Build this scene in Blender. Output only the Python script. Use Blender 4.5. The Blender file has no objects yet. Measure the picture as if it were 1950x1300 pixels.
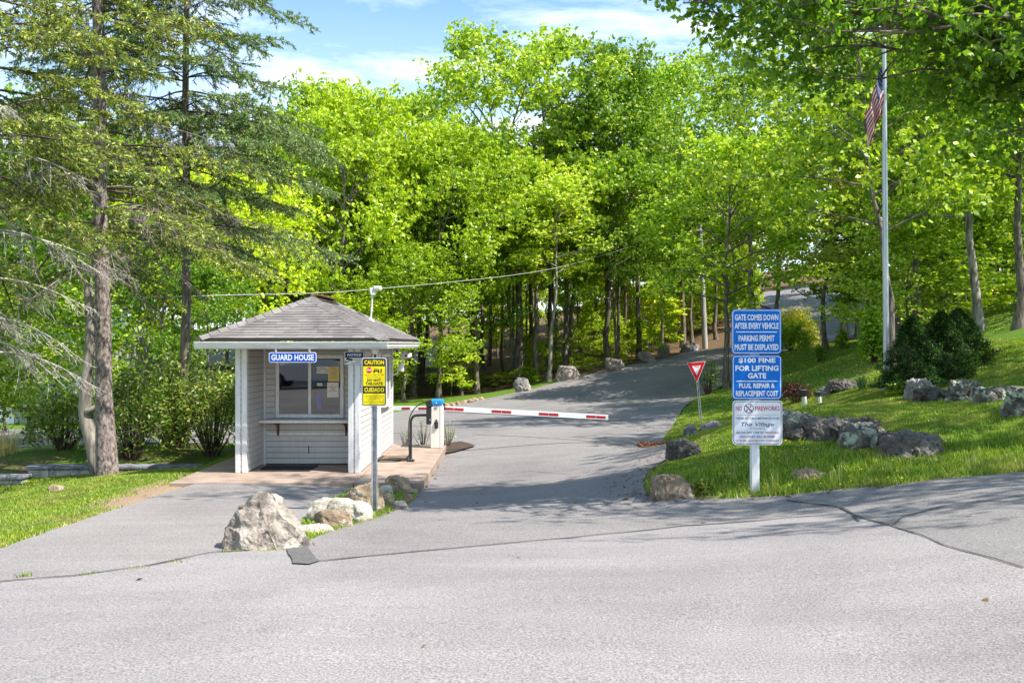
import bpy, bmesh, math, random
import numpy as np
from mathutils import Vector, Matrix, noise as mnoise
from mathutils.geometry import delaunay_2d_cdt

C = bpy.context.scene.collection
sc = bpy.context.scene
R = math.radians

# ------------------------------------------------------------------ camera, sky, sun, exposure
F, CX, CY, H = 1700.0, 975.0, 655.0, 2.2          # focal length in photo pixels, principal column, horizon row, eye height
cam = bpy.data.cameras.new('camera'); camo = bpy.data.objects.new('camera', cam); C.objects.link(camo)
cam.sensor_width = 36.0; cam.lens = F / 1950.0 * 36.0
cam.shift_y = (CY - 650.0) / 1950.0
cam.clip_start = 0.1; cam.clip_end = 2000
camo.location = (0, 0, H); camo.rotation_euler = (R(90), 0, 0)
sc.camera = camo

SUN_EL, SUN_AZ = R(54), R(113)                     # azimuth clockwise from +Y
sund = Vector((math.sin(SUN_AZ) * math.cos(SUN_EL), math.cos(SUN_AZ) * math.cos(SUN_EL), math.sin(SUN_EL)))
sl = bpy.data.lights.new('sun', 'SUN'); sl.energy = 5.0; sl.angle = R(0.5); sl.color = (1.0, 0.95, 0.86)
so = bpy.data.objects.new('sun', sl); C.objects.link(so)
so.rotation_euler = sund.to_track_quat('Z', 'Y').to_euler()
so.location = (20, -5, 40)

W = bpy.data.worlds.new("World"); sc.world = W; W.use_nodes = True
wn, wl = W.node_tree.nodes, W.node_tree.links
wn.clear()
wo = wn.new('ShaderNodeOutputWorld'); bg = wn.new('ShaderNodeBackground')
sky = wn.new('ShaderNodeTexSky'); sky.sky_type = 'NISHITA'; sky.sun_disc = False
sky.sun_elevation = SUN_EL; sky.sun_rotation = SUN_AZ; sky.altitude = 300; sky.air_density = 1.0; sky.dust_density = 0.6; sky.ozone_density = 1.5
bg.inputs['Strength'].default_value = 0.142
tc = wn.new('ShaderNodeTexCoord'); sep = wn.new('ShaderNodeSeparateXYZ'); wl.new(tc.outputs['Generated'], sep.inputs[0])
def wmath(op, a, b):
    n = wn.new('ShaderNodeMath'); n.operation = op
    for i, v in enumerate((a, b)):
        if isinstance(v, (int, float)): n.inputs[i].default_value = v
        else: wl.new(v, n.inputs[i])
    return n.outputs[0]
zc = wmath('MAXIMUM', sep.outputs['Z'], 0.06)
comb = wn.new('ShaderNodeCombineXYZ')
wl.new(wmath('DIVIDE', sep.outputs['X'], zc), comb.inputs[0]); wl.new(wmath('DIVIDE', sep.outputs['Y'], zc), comb.inputs[1])
mp = wn.new('ShaderNodeMapping'); mp.inputs['Scale'].default_value = (0.9, 1.15, 1); mp.inputs['Location'].default_value = (3.35, 1.2, 0); mp.inputs['Rotation'].default_value = (0, 0, 0.15)
wl.new(comb.outputs[0], mp.inputs[0])
cn = wn.new('ShaderNodeTexNoise'); cn.inputs['Scale'].default_value = 1.25; cn.inputs['Detail'].default_value = 9; cn.inputs['Roughness'].default_value = 0.62; cn.inputs['Distortion'].default_value = 0.35
wl.new(mp.outputs[0], cn.inputs['Vector'])
cr = wn.new('ShaderNodeValToRGB'); cr.color_ramp.elements[0].position = 0.47; cr.color_ramp.elements[0].color = (0, 0, 0, 1)
cr.color_ramp.elements[1].position = 0.72; cr.color_ramp.elements[1].color = (1, 1, 1, 1)
wl.new(cn.outputs['Fac'], cr.inputs[0])
# clouds thicken towards the horizon
hz = wn.new('ShaderNodeMapRange'); hz.inputs['From Min'].default_value = 0.38; hz.inputs['From Max'].default_value = 0.12; hz.inputs['To Min'].default_value = 0.0; hz.inputs['To Max'].default_value = 0.55
wl.new(sep.outputs['Z'], hz.inputs['Value'])
cf = wmath('MINIMUM', wmath('ADD', wmath('MULTIPLY', cr.outputs[0], 0.95), hz.outputs[0]), 0.97)
tint = wn.new('ShaderNodeMixRGB'); tint.blend_type = 'MULTIPLY'; tint.inputs[0].default_value = 1; tint.inputs[2].default_value = (0.80, 1.03, 1.14, 1)
wl.new(sky.outputs[0], tint.inputs[1])
cm = wn.new('ShaderNodeMixRGB'); cm.inputs[2].default_value = (5.8, 6.15, 6.5, 1)
wl.new(cf, cm.inputs[0]); wl.new(tint.outputs[0], cm.inputs[1]); wl.new(cm.outputs[0], bg.inputs['Color']); wl.new(bg.outputs[0], wo.inputs['Surface'])

sc.view_settings.view_transform = 'Standard'; sc.view_settings.look = 'None'
sc.view_settings.gamma = 1; sc.view_settings.use_curve_mapping = False
sc.view_settings.exposure = 0.92
try:
    sc.cycles.max_bounces = 6; sc.cycles.diffuse_bounces = 3; sc.cycles.glossy_bounces = 3
    sc.cycles.transmission_bounces = 3; sc.cycles.transparent_max_bounces = 6
    sc.cycles.use_denoising = True; sc.cycles.sample_clamp_indirect = 6
    sc.cycles.caustics_reflective = False; sc.cycles.caustics_refractive = False
except Exception:
    pass

def at(px, py, Y): return Vector(((px - CX) / F * Y, Y, H + (CY - py) / F * Y))

# ------------------------------------------------------------------ materials
def nmat(name):
    m = bpy.data.materials.new(name); m.use_nodes = True
    return m, m.node_tree.nodes, m.node_tree.links, m.node_tree.nodes['Principled BSDF']
def tex_noise(n, l, vec, scale, detail=4, rough=0.55, dist=0.0):
    t = n.new('ShaderNodeTexNoise'); t.inputs['Scale'].default_value = scale; t.inputs['Detail'].default_value = detail
    t.inputs['Roughness'].default_value = rough; t.inputs['Distortion'].default_value = dist
    if vec is not None: l.new(vec, t.inputs['Vector'])
    return t.outputs['Fac']
def ramp(n, l, fac, stops):
    r = n.new('ShaderNodeValToRGB'); e = r.color_ramp.elements
    while len(e) < len(stops): e.new(0.5)
    for k, (p, c) in enumerate(stops):
        e[k].position = p; e[k].color = (*c, 1) if len(c) == 3 else c
    l.new(fac, r.inputs[0]); return r.outputs[0]
def mix(n, l, fac, a, b, mode='MIX'):
    m = n.new('ShaderNodeMixRGB'); m.blend_type = mode
    for i, v in enumerate((fac, a, b)):
        if isinstance(v, (int, float)): m.inputs[i].default_value = v
        elif isinstance(v, tuple): m.inputs[i].default_value = (*v, 1)
        else: l.new(v, m.inputs[i])
    return m.outputs[0]
def bump(n, l, p, h, strength, dist=0.02):
    b = n.new('ShaderNodeBump'); b.inputs['Strength'].default_value = strength; b.inputs['Distance'].default_value = dist
    l.new(h, b.inputs['Height']); l.new(b.outputs[0], p.inputs['Normal'])
def noisy(name, c1, c2, scale=5, rough=0.7, bmp=0.0, bscale=None, metal=0.0, lo=0.35, hi=0.65, stretch=None, spec=None):
    m, n, l, p = nmat(name)
    t = n.new('ShaderNodeTexCoord'); v = t.outputs['Object']
    if stretch:
        mpn = n.new('ShaderNodeMapping'); mpn.inputs['Scale'].default_value = stretch; l.new(v, mpn.inputs[0]); v = mpn.outputs[0]
    f = tex_noise(n, l, v, scale, 5)
    l.new(ramp(n, l, f, [(lo, c1), (hi, c2)]), p.inputs['Base Color'])
    p.inputs['Roughness'].default_value = rough; p.inputs['Metallic'].default_value = metal
    if spec is not None: p.inputs['Specular IOR Level'].default_value = spec
    if bmp: bump(n, l, p, tex_noise(n, l, v, bscale or scale * 4, 5), bmp)
    return m
def plain(name, c, rough=0.5, metal=0.0, var=0.12):
    return noisy(name, tuple(x * (1 - var) for x in c), c, 9, rough, 0, None, metal, 0.3, 0.6)

def asphalt(name, dark, light, patch, spk=75.0, seed=0.0):
    m, n, l, p = nmat(name)
    t = n.new('ShaderNodeTexCoord'); v = t.outputs['Object']
    fine = tex_noise(n, l, v, spk, 3, 0.75)
    base = ramp(n, l, fine, [(0.34, dark), (0.50, tuple((a + b) / 2 for a, b in zip(dark, light))), (0.68, light)])
    vor = n.new('ShaderNodeTexVoronoi'); vor.inputs['Scale'].default_value = spk * 0.62; l.new(v, vor.inputs['Vector'])
    spark = ramp(n, l, vor.outputs['Distance'], [(0.10, (1.5, 1.45, 1.42)), (0.22, (1, 1, 1))])
    base = mix(n, l, 1.0, base, spark, 'MULTIPLY')
    big = tex_noise(n, l, v, 0.35, 6, 0.6, 0.6)
    base = mix(n, l, 1.0, base, ramp(n, l, big, [(0.28, (0.76, 0.75, 0.76)), (0.5, (0.97, 0.965, 0.96)), (0.68, (1.08, 1.07, 1.06))]), 'MULTIPLY')
    # tyre-worn streaks
    mpn = n.new('ShaderNodeMapping'); mpn.inputs['Scale'].default_value = (0.25, 2.2, 1); mpn.inputs['Rotation'].default_value = (0, 0, 0.12); l.new(v, mpn.inputs[0])
    st = tex_noise(n, l, mpn.outputs[0], 1.4, 6, 0.65)
    base = mix(n, l, 1.0, base, ramp(n, l, st, [(0.3, (0.90, 0.895, 0.89)), (0.6, (1.03, 1.025, 1.02))]), 'MULTIPLY')
    # sparse oil spots
    v2 = n.new('ShaderNodeTexVoronoi'); v2.inputs['Scale'].default_value = 1.1; l.new(v, v2.inputs['Vector'])
    base = mix(n, l, 1.0, base, ramp(n, l, v2.outputs['Distance'], [(0.018, (0.35, 0.35, 0.35)), (0.035, (1, 1, 1))]), 'MULTIPLY')
    l.new(base, p.inputs['Base Color']); p.inputs['Roughness'].default_value = 0.9; p.inputs['Specular IOR Level'].default_value = 0.25
    bump(n, l, p, fine, 0.6, 0.008)
    return m
M = {}
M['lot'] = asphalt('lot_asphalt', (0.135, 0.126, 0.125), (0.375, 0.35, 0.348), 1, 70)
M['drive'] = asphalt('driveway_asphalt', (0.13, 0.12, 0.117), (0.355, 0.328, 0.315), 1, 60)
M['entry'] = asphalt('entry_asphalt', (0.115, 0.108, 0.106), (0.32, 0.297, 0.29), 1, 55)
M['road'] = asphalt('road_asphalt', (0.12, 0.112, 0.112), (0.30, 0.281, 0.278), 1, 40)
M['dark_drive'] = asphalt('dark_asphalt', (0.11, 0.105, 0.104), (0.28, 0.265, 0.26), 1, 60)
M['tar'] = noisy('tar_seal', (0.035, 0.033, 0.033), (0.09, 0.085, 0.08), 30, 0.7, 0.3)
M['patchtar'] = asphalt('patch_asphalt', (0.07, 0.068, 0.068), (0.17, 0.165, 0.16), 1, 55)
M['concrete'] = noisy('pink_concrete', (0.25, 0.18, 0.14), (0.38, 0.285, 0.23), 2.2, 0.85, 0.25, 60)
M['mulch'] = noisy('mulch', (0.025, 0.016, 0.012), (0.11, 0.07, 0.05), 40, 0.95, 1.0, 60)
M['needles_ground'] = noisy('dry_needles', (0.22, 0.15, 0.09), (0.52, 0.40, 0.27), 45, 0.95, 0.8, 70)

def ground_mat():
    m, n, l, p = nmat('lawn_ground')
    t = n.new('ShaderNodeTexCoord'); v = t.outputs['Object']
    fine = tex_noise(n, l, v, 38, 5, 0.7)
    g = ramp(n, l, fine, [(0.3, (0.035, 0.085, 0.010)), (0.5, (0.09, 0.18, 0.02)), (0.7, (0.20, 0.28, 0.04))])
    pat = tex_noise(n, l, v, 0.7, 5, 0.6)
    g = mix(n, l, ramp(n, l, pat, [(0.55, (0, 0, 0)), (0.75, (1, 1, 1))]), g, (0.24, 0.22, 0.06))
    # leaf litter in the wood and at the foot of banks
    lit = ramp(n, l, tex_noise(n, l, v, 14, 6, 0.75), [(0.3, (0.04, 0.027, 0.016)), (0.5, (0.13, 0.085, 0.05)), (0.7, (0.30, 0.20, 0.12))])
    at_ = n.new('ShaderNodeAttribute'); at_.attribute_name = 'litter'
    nz = tex_noise(n, l, v, 1.5, 5)
    a = n.new('ShaderNodeMath'); a.operation = 'ADD'; l.new(at_.outputs['Fac'], a.inputs[0])
    b = n.new('ShaderNodeMath'); b.operation = 'MULTIPLY_ADD'; l.new(nz, b.inputs[0]); b.inputs[1].default_value = 0.8; b.inputs[2].default_value = -0.4
    l.new(b.outputs[0], a.inputs[1])
    g = mix(n, l, ramp(n, l, a.outputs[0], [(0.4, (0, 0, 0)), (0.6, (1, 1, 1))]), g, lit)
    st = n.new('ShaderNodeAttribute'); st.attribute_name = 'straw'
    sn = tex_noise(n, l, v, 16, 5, 0.7); sa = n.new('ShaderNodeMath'); sa.operation = 'MULTIPLY_ADD'; l.new(sn, sa.inputs[0]); sa.inputs[1].default_value = 1.2; sa.inputs[2].default_value = -0.6
    sb = n.new('ShaderNodeMath'); sb.operation = 'ADD'; l.new(sa.outputs[0], sb.inputs[0]); l.new(st.outputs['Fac'], sb.inputs[1])
    straw = ramp(n, l, tex_noise(n, l, v, 60, 4, 0.75), [(0.3, (0.16, 0.10, 0.06)), (0.55, (0.40, 0.29, 0.19)), (0.7, (0.58, 0.46, 0.33))])
    g = mix(n, l, ramp(n, l, sb.outputs[0], [(0.35, (0, 0, 0)), (0.55, (1, 1, 1))]), g, straw)
    l.new(g, p.inputs['Base Color']); p.inputs['Roughness'].default_value = 0.95; p.inputs['Specular IOR Level'].default_value = 0.1
    bump(n, l, p, fine, 0.8, 0.05)
    return m
M['ground'] = ground_mat()

def leaf_mat(name, cols, trans=0.45, objvar=0.25, tcol=1.6):
    """cols: list of colours a leaf may have; each leaf takes one, each tree shifts a little."""
    m = bpy.data.materials.new(name); m.use_nodes = True; n, l = m.node_tree.nodes, m.node_tree.links
    n.clear(); o = n.new('ShaderNodeOutputMaterial')
    g = n.new('ShaderNodeNewGeometry'); oi = n.new('ShaderNodeObjectInfo')
    k = len(cols)
    c = ramp(n, l, g.outputs['Random Per Island'], [(i / max(1, k - 1), cc) for i, cc in enumerate(cols)])
    v = n.new('ShaderNodeMapRange'); v.inputs['To Min'].default_value = 1 - objvar; v.inputs['To Max'].default_value = 1 + objvar
    l.new(oi.outputs['Random'], v.inputs['Value'])
    hsv = n.new('ShaderNodeHueSaturation'); l.new(c, hsv.inputs['Color']); l.new(v.outputs[0], hsv.inputs['Value'])
    hv = n.new('ShaderNodeMapRange'); hv.inputs['To Min'].default_value = 0.515; hv.inputs['To Max'].default_value = 0.485
    l.new(oi.outputs['Random'], hv.inputs['Value']); l.new(hv.outputs[0], hsv.inputs['Hue'])
    d = n.new('ShaderNodeBsdfDiffuse'); tr = n.new('ShaderNodeBsdfTranslucent')
    l.new(hsv.outputs[0], d.inputs[0])
    tm = mix(n, l, 1.0, hsv.outputs[0], (tcol * 1.0, tcol * 1.0, tcol * 0.55), 'MULTIPLY'); l.new(tm, tr.inputs[0])
    mx = n.new('ShaderNodeMixShader'); mx.inputs[0].default_value = trans
    l.new(d.outputs[0], mx.inputs[1]); l.new(tr.outputs[0], mx.inputs[2])
    gl = n.new('ShaderNodeBsdfGlossy'); gl.inputs['Roughness'].default_value = 0.45; gl.inputs['Color'].default_value = (0.8, 0.85, 0.8, 1)
    m2 = n.new('ShaderNodeMixShader'); m2.inputs[0].default_value = 0.035
    l.new(mx.outputs[0], m2.inputs[1]); l.new(gl.outputs[0], m2.inputs[2]); l.new(m2.outputs[0], o.inputs[0])
    return m
M['leaf_lime'] = leaf_mat('leaf_lime', [(0.16, 0.28, 0.012), (0.32, 0.46, 0.015), (0.48, 0.60, 0.02), (0.62, 0.68, 0.06)], 0.38, .3)
M['leaf_oak'] = leaf_mat('leaf_oak', [(0.09, 0.19, 0.014), (0.21, 0.35, 0.018), (0.35, 0.48, 0.028), (0.54, 0.61, 0.10)], 0.36, .3)
M['leaf_maple'] = leaf_mat('leaf_maple', [(0.06, 0.16, 0.012), (0.15, 0.30, 0.015), (0.28, 0.44, 0.02), (0.46, 0.56, 0.05)], 0.38, .3)
M['leaf_dark'] = leaf_mat('leaf_dark', [(0.05, 0.12, 0.010), (0.09, 0.18, 0.013), (0.14, 0.25, 0.018), (0.24, 0.34, 0.03)], 0.34)
M['leaf_bough'] = leaf_mat('leaf_bough', [(0.07, 0.16, 0.010), (0.12, 0.24, 0.013), (0.20, 0.33, 0.018), (0.36, 0.48, 0.03)], 0.58)
M['leaf_pale'] = leaf_mat('leaf_pale', [(0.32, 0.39, 0.05), (0.50, 0.53, 0.08), (0.66, 0.64, 0.18)], 0.42)
M['leaf_hedge'] = leaf_mat('leaf_hedge', [(0.06, 0.13, 0.014), (0.12, 0.21, 0.02), (0.24, 0.31, 0.04), (0.42, 0.42, 0.10)], 0.38)
M['leaf_azalea'] = leaf_mat('leaf_azalea', [(0.20, 0.34, 0.02), (0.32, 0.47, 0.03), (0.42, 0.52, 0.09)], 0.35)
M['leaf_spruce'] = leaf_mat('leaf_spruce', [(0.09, 0.16, 0.05), (0.17, 0.26, 0.07), (0.31, 0.40, 0.08), (0.56, 0.58, 0.11)], 0.3, 0.1, 1.3)
M['leaf_blue_spruce'] = leaf_mat('leaf_blue_spruce', [(0.09, 0.17, 0.09), (0.16, 0.27, 0.12), (0.29, 0.40, 0.15), (0.48, 0.54, 0.15)], 0.3, 0.1, 1.3)
M['leaf_conifer'] = leaf_mat('leaf_conifer', [(0.035, 0.02, 0.010), (0.010, 0.035, 0.005), (0.03, 0.10, 0.008), (0.11, 0.24, 0.014)], 0.25, 0.15)
M['leaf_brown'] = leaf_mat('leaf_brown', [(0.05, 0.03, 0.018), (0.14, 0.07, 0.03), (0.26, 0.15, 0.07)], 0.15, 0)
M['leaf_red'] = leaf_mat('leaf_red', [(0.035, 0.006, 0.008), (0.09, 0.015, 0.02), (0.16, 0.03, 0.03)], 0.3)
M['leaf_iris'] = leaf_mat('leaf_iris', [(0.07, 0.17, 0.06), (0.13, 0.25, 0.09), (0.25, 0.36, 0.15)], 0.3)
M['grass'] = leaf_mat('grass_blade', [(0.06, 0.16, 0.012), (0.14, 0.28, 0.018), (0.24, 0.39, 0.025), (0.40, 0.49, 0.05), (0.52, 0.49, 0.17)], 0.35, 0.0)
def patchy(m):
    n, l = m.node_tree.nodes, m.node_tree.links; t = n.new('ShaderNodeTexCoord')
    f = tex_noise(n, l, t.outputs['Object'], .8, 5, .65); g = tex_noise(n, l, t.outputs['Object'], 2.6, 4, .6)
    for d in [x for x in n if x.type in ('BSDF_DIFFUSE', 'BSDF_TRANSLUCENT')]:
        src = d.inputs[0].links[0].from_socket
        c = mix(n, l, ramp(n, l, f, [(.47, (0, 0, 0)), (.66, (.85, .85, .85))]), src, (.36, .36, .09))
        l.new(mix(n, l, 1.0, c, ramp(n, l, g, [(.35, (.70, .78, .7)), (.6, (1.1, 1.05, 1))]), 'MULTIPLY'), d.inputs[0])
patchy(M['grass'])
M['dry_grass'] = leaf_mat('dry_grass', [(0.42, 0.34, 0.16), (0.55, 0.46, 0.25), (0.3, 0.34, 0.08)], 0.3)
M['bark'] = noisy('bark', (0.07, 0.055, 0.045), (0.25, 0.205, 0.17), 3.5, 0.95, 0.9, 9, stretch=(3, 3, 0.7))
M['bark_pale'] = noisy('bark_pale', (0.10, 0.085, 0.07), (0.36, 0.32, 0.27), 3.0, 0.95, 0.7, 9, stretch=(3, 3, 0.7))
M['bark_spruce'] = noisy('bark_spruce', (0.07, 0.05, 0.045), (0.36, 0.29, 0.26), 13, 0.95, 1.0, 22, stretch=(1.6, 1.6, 0.8))
M['twig_dead'] = noisy('twig_dead', (0.25, 0.22, 0.19), (0.52, 0.48, 0.42), 5, 0.9)
M['twig_grey'] = noisy('twig_grey', (0.11, 0.09, 0.075), (0.30, 0.26, 0.22), 5, 0.9)
M['twig'] = noisy('twig', (0.05, 0.035, 0.025), (0.14, 0.10, 0.075), 5, 0.9)

def rock_mat(name, dark, light, patch=None, pamount=0.6, scale=3.0, white=None):
    m, n, l, p = nmat(name)
    t = n.new('ShaderNodeTexCoord'); v = t.outputs['Object']
    a = tex_noise(n, l, v, scale, 9, 0.65, 0.7)
    c = ramp(n, l, a, [(0.32, dark), (0.5, tuple((x + y) / 2 for x, y in zip(dark, light))), (0.62, light)])
    s = tex_noise(n, l, v, scale * 14, 4, 0.7)
    c = mix(n, l, 1.0, c, ramp(n, l, s, [(0.3, (0.7, 0.7, 0.7)), (0.65, (1.15, 1.13, 1.1))]), 'MULTIPLY')
    if patch:
        q = tex_noise(n, l, v, scale * 1.7, 8, 0.7, 0.4)
        c = mix(n, l, ramp(n, l, q, [(pamount, (0, 0, 0)), (pamount + 0.06, (1, 1, 1))]), c, patch)
    l.new(c, p.inputs['Base Color']); p.inputs['Roughness'].default_value = 0.92; p.inputs['Specular IOR Level'].default_value = 0.2
    h = mix(n, l, 0.4, a, s); bump(n, l, p, h, 0.9, 0.06)
    return m
M['rock_boulder'] = rock_mat('rock_boulder', (0.15, 0.125, 0.105), (0.60, 0.53, 0.46), (0.13, 0.115, 0.11), 0.555, 2.6)
M['rock_tan'] = rock_mat('rock_tan', (0.22, 0.15, 0.09), (0.60, 0.47, 0.33), (0.68, 0.62, 0.55), 0.58, 4)
M['rock_brown'] = rock_mat('rock_brown', (0.17, 0.12, 0.08), (0.46, 0.35, 0.25), (0.55, 0.50, 0.43), 0.57, 4)
M['rock_white'] = rock_mat('rock_white', (0.42, 0.35, 0.26), (0.74, 0.69, 0.61), (0.52, 0.36, 0.2), 0.64, 3.5)
M['rock_dark'] = rock_mat('rock_dark', (0.045, 0.041, 0.036), (0.19, 0.175, 0.155), (0.34, 0.33, 0.29), 0.62, 3.5)
M['rock_slab'] = rock_mat('rock_slab', (0.095, 0.084, 0.075), (0.25, 0.225, 0.20), (0.46, 0.44, 0.40), 0.66, 3)
M['rock_lichen'] = rock_mat('rock_lichen', (0.07, 0.064, 0.055), (0.30, 0.27, 0.23), (0.46, 0.50, 0.38), 0.51, 3.2)
M['rock_grey'] = rock_mat('rock_grey', (0.15, 0.14, 0.135), (0.46, 0.43, 0.41), (0.24, 0.2, 0.17), 0.62, 2.2)
M['rock_pink'] = rock_mat('rock_pink', (0.18, 0.14, 0.12), (0.50, 0.42, 0.37), (0.22, 0.17, 0.14), 0.60, 1.8)

def siding_mat():
    m, n, l, p = nmat('vinyl_siding')
    t = n.new('ShaderNodeTexCoord'); v = t.outputs['Object']
    a = tex_noise(n, l, v, 1.3, 5, 0.6)
    mpn = n.new('ShaderNodeMapping'); mpn.inputs['Scale'].default_value = (14, 14, 0.7); l.new(v, mpn.inputs[0])
    s = tex_noise(n, l, mpn.outputs[0], 2, 5, 0.7)
    c = ramp(n, l, a, [(0.3, (0.52, 0.495, 0.463)), (0.7, (0.62, 0.592, 0.557))])
    c = mix(n, l, 1.0, c, ramp(n, l, s, [(0.3, (0.90, 0.89, 0.87)), (0.6, (1.03, 1.03, 1.03))]), 'MULTIPLY')
    l.new(c, p.inputs['Base Color']); p.inputs['Roughness'].default_value = 0.55
    return m
M['siding'] = siding_mat()
M['joint'] = plain('siding_joint_shade_dirt', (0.10, 0.095, 0.09), 0.9)  # strip under each lap: shadow line painted in, along with dirt
M['trim'] = noisy('white_trim', (0.66, 0.65, 0.64), (0.78, 0.775, 0.77), 6, 0.5, stretch=(3, 3, 0.6))
M['gutter'] = noisy('gutter_paint', (0.62, 0.605, 0.58), (0.80, 0.79, 0.77), 4, 0.45, stretch=(0.7, 0.7, 5))
M['soffit'] = plain('soffit_white', (0.62, 0.60, 0.57), 0.7)
M['drip'] = plain('brown_drip_edge', (0.05, 0.032, 0.03), 0.6)
M['white'] = plain('white_paint', (0.80, 0.80, 0.80), 0.45, 0, 0.06)
M['white_post'] = noisy('white_post_paint', (0.68, 0.68, 0.69), (0.82, 0.82, 0.82), 7, 0.5, stretch=(3, 3, 0.5))
M['ivory'] = noisy('ivory_powder_coat', (0.70, 0.675, 0.62), (0.80, 0.775, 0.72), 3, 0.45, stretch=(2, 2, 0.5))
M['black'] = plain('black_plastic', (0.02, 0.02, 0.022), 0.45)
M['rubber'] = noisy('black_rubber', (0.012, 0.012, 0.013), (0.03, 0.03, 0.032), 40, 0.9, 0.5)
M['mat_brown'] = noisy('coir_brown', (0.10, 0.06, 0.04), (0.26, 0.17, 0.11), 50, 0.95, 0.6)
M['blue_cap'] = plain('blue_cap', (0.015, 0.25, 0.62), 0.35)
M['sign_blue'] = plain('sign_blue', (0.003, 0.16, 0.60), 0.4, 0, 0.05)
M['sign_royal'] = plain('sign_royal_blue', (0.006, 0.075, 0.50), 0.4, 0, 0.05)
M['sign_white'] = plain('sign_white', (0.82, 0.83, 0.86), 0.4, 0, 0.03)
M['sign_yellow'] = plain('sign_yellow', (0.86, 0.70, 0.008), 0.4, 0, 0.03)
M['sign_black'] = plain('sign_black', (0.018, 0.018, 0.015), 0.5)
M['sign_red'] = plain('sign_red', (0.56, 0.015, 0.025), 0.4, 0, 0.05)
M['sign_navy'] = plain('sign_navy', (0.012, 0.025, 0.13), 0.5)
M['letter_blue'] = plain('letter_blue', (0.03, 0.05, 0.24), 0.5)
M['letter_red'] = plain('letter_red', (0.55, 0.04, 0.08), 0.5)
M['arm_red'] = plain('reflective_red', (0.46, 0.010, 0.02), 0.35)
M['galv'] = noisy('galvanised', (0.33, 0.36, 0.40), (0.55, 0.58, 0.62), 14, 0.45, 0, None, 0.6)
M['alu'] = noisy('brushed_aluminium', (0.50, 0.52, 0.56), (0.68, 0.70, 0.74), 2, 0.38, 0, None, 0.55, stretch=(4, 4, 0.4))
M['rust'] = noisy('rust', (0.14, 0.045, 0.018), (0.42, 0.16, 0.06), 18, 0.9, 0.5)
M['rust_bracket'] = noisy('rust_bracket', (0.06, 0.025, 0.015), (0.26, 0.11, 0.05), 22, 0.85, 0.4)
M['gold'] = plain('tarnished_ball', (0.40, 0.30, 0.18), 0.4, 0.6)
M['paper_y'] = plain('paper_yellow', (0.75, 0.55, 0.20), 0.8, 0, 0.05)
M['paper_w'] = plain('paper_white', (0.74, 0.72, 0.70), 0.8, 0, 0.05)
M['paper_g'] = plain('paper_green', (0.45, 0.70, 0.52), 0.8, 0, 0.05)
M['paper_p'] = plain('paper_violet', (0.30, 0.27, 0.55), 0.8, 0, 0.1)
M['ink'] = plain('faint_ink', (0.30, 0.27, 0.25), 0.8)
M['flag_red'] = plain('flag_red', (0.46, 0.005, 0.018), 0.7)
M['flag_white'] = plain('flag_white', (0.66, 0.62, 0.61), 0.7)
M['flag_blue'] = plain('flag_blue', (0.006, 0.016, 0.12), 0.7)
M['pole_grey'] = noisy('weathered_pole', (0.28, 0.27, 0.25), (0.50, 0.48, 0.45), 3, 0.85, 0.3, stretch=(4, 4, 0.5))
M['cable'] = plain('cable_grey', (0.38, 0.38, 0.36), 0.6)
M['block'] = noisy('split_face_block', (0.20, 0.19, 0.185), (0.48, 0.46, 0.44), 7, 0.95, 1.0, 18)
M['block_cap'] = noisy('block_cap', (0.10, 0.105, 0.12), (0.24, 0.245, 0.27), 9, 0.9, 0.5)
M['house_pale'] = plain('house_pale', (0.36, 0.36, 0.34), 0.8)
M['house_teal'] = plain('house_teal', (0.34, 0.44, 0.44), 0.8)
M['roof_pale'] = noisy('roof_pale', (0.45, 0.45, 0.46), (0.62, 0.62, 0.63), 8, 0.85)
def glass_mat():
    m, n, l, p = nmat('dark_glass')
    p.inputs['Base Color'].default_value = (0.006, 0.006, 0.008, 1); p.inputs['Roughness'].default_value = 0.02
    p.inputs['IOR'].default_value = 2.2
    return m
M['glass'] = glass_mat()
def shingle_mat():
    m, n, l, p = nmat('asphalt_shingle')
    t = n.new('ShaderNodeTexCoord'); v = t.outputs['Object']
    g = n.new('ShaderNodeNewGeometry')
    c = ramp(n, l, g.outputs['Random Per Island'], [(0, (0.17, 0.163, 0.162)), (0.4, (0.198, 0.188, 0.186)), (0.75, (0.222, 0.21, 0.206)), (1, (0.25, 0.235, 0.228))])
    f = tex_noise(n, l, v, 60, 4, 0.7)
    c = mix(n, l, 1.0, c, ramp(n, l, f, [(0.3, (0.75, 0.75, 0.76)), (0.7, (1.2, 1.18, 1.16))]), 'MULTIPLY')
    b = tex_noise(n, l, v, 1.6, 6, 0.65, 0.5)
    c = mix(n, l, 1.0, c, ramp(n, l, b, [(0.35, (0.72, 0.69, 0.70)), (0.6, (1.08, 1.06, 1.05))]), 'MULTIPLY')
    l.new(c, p.inputs['Base Color']); p.inputs['Roughness'].default_value = 0.95; p.inputs['Specular IOR Level'].default_value = 0.2
    bump(n, l, p, f, 0.5, 0.01)
    return m
M['shingle'] = shingle_mat()

for k_ in ('sign_blue', 'sign_royal', 'sign_red', 'sign_yellow'):
    p_ = M[k_].node_tree.nodes['Principled BSDF']; p_.inputs['Roughness'].default_value = .62; p_.inputs['Specular IOR Level'].default_value = .2
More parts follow.
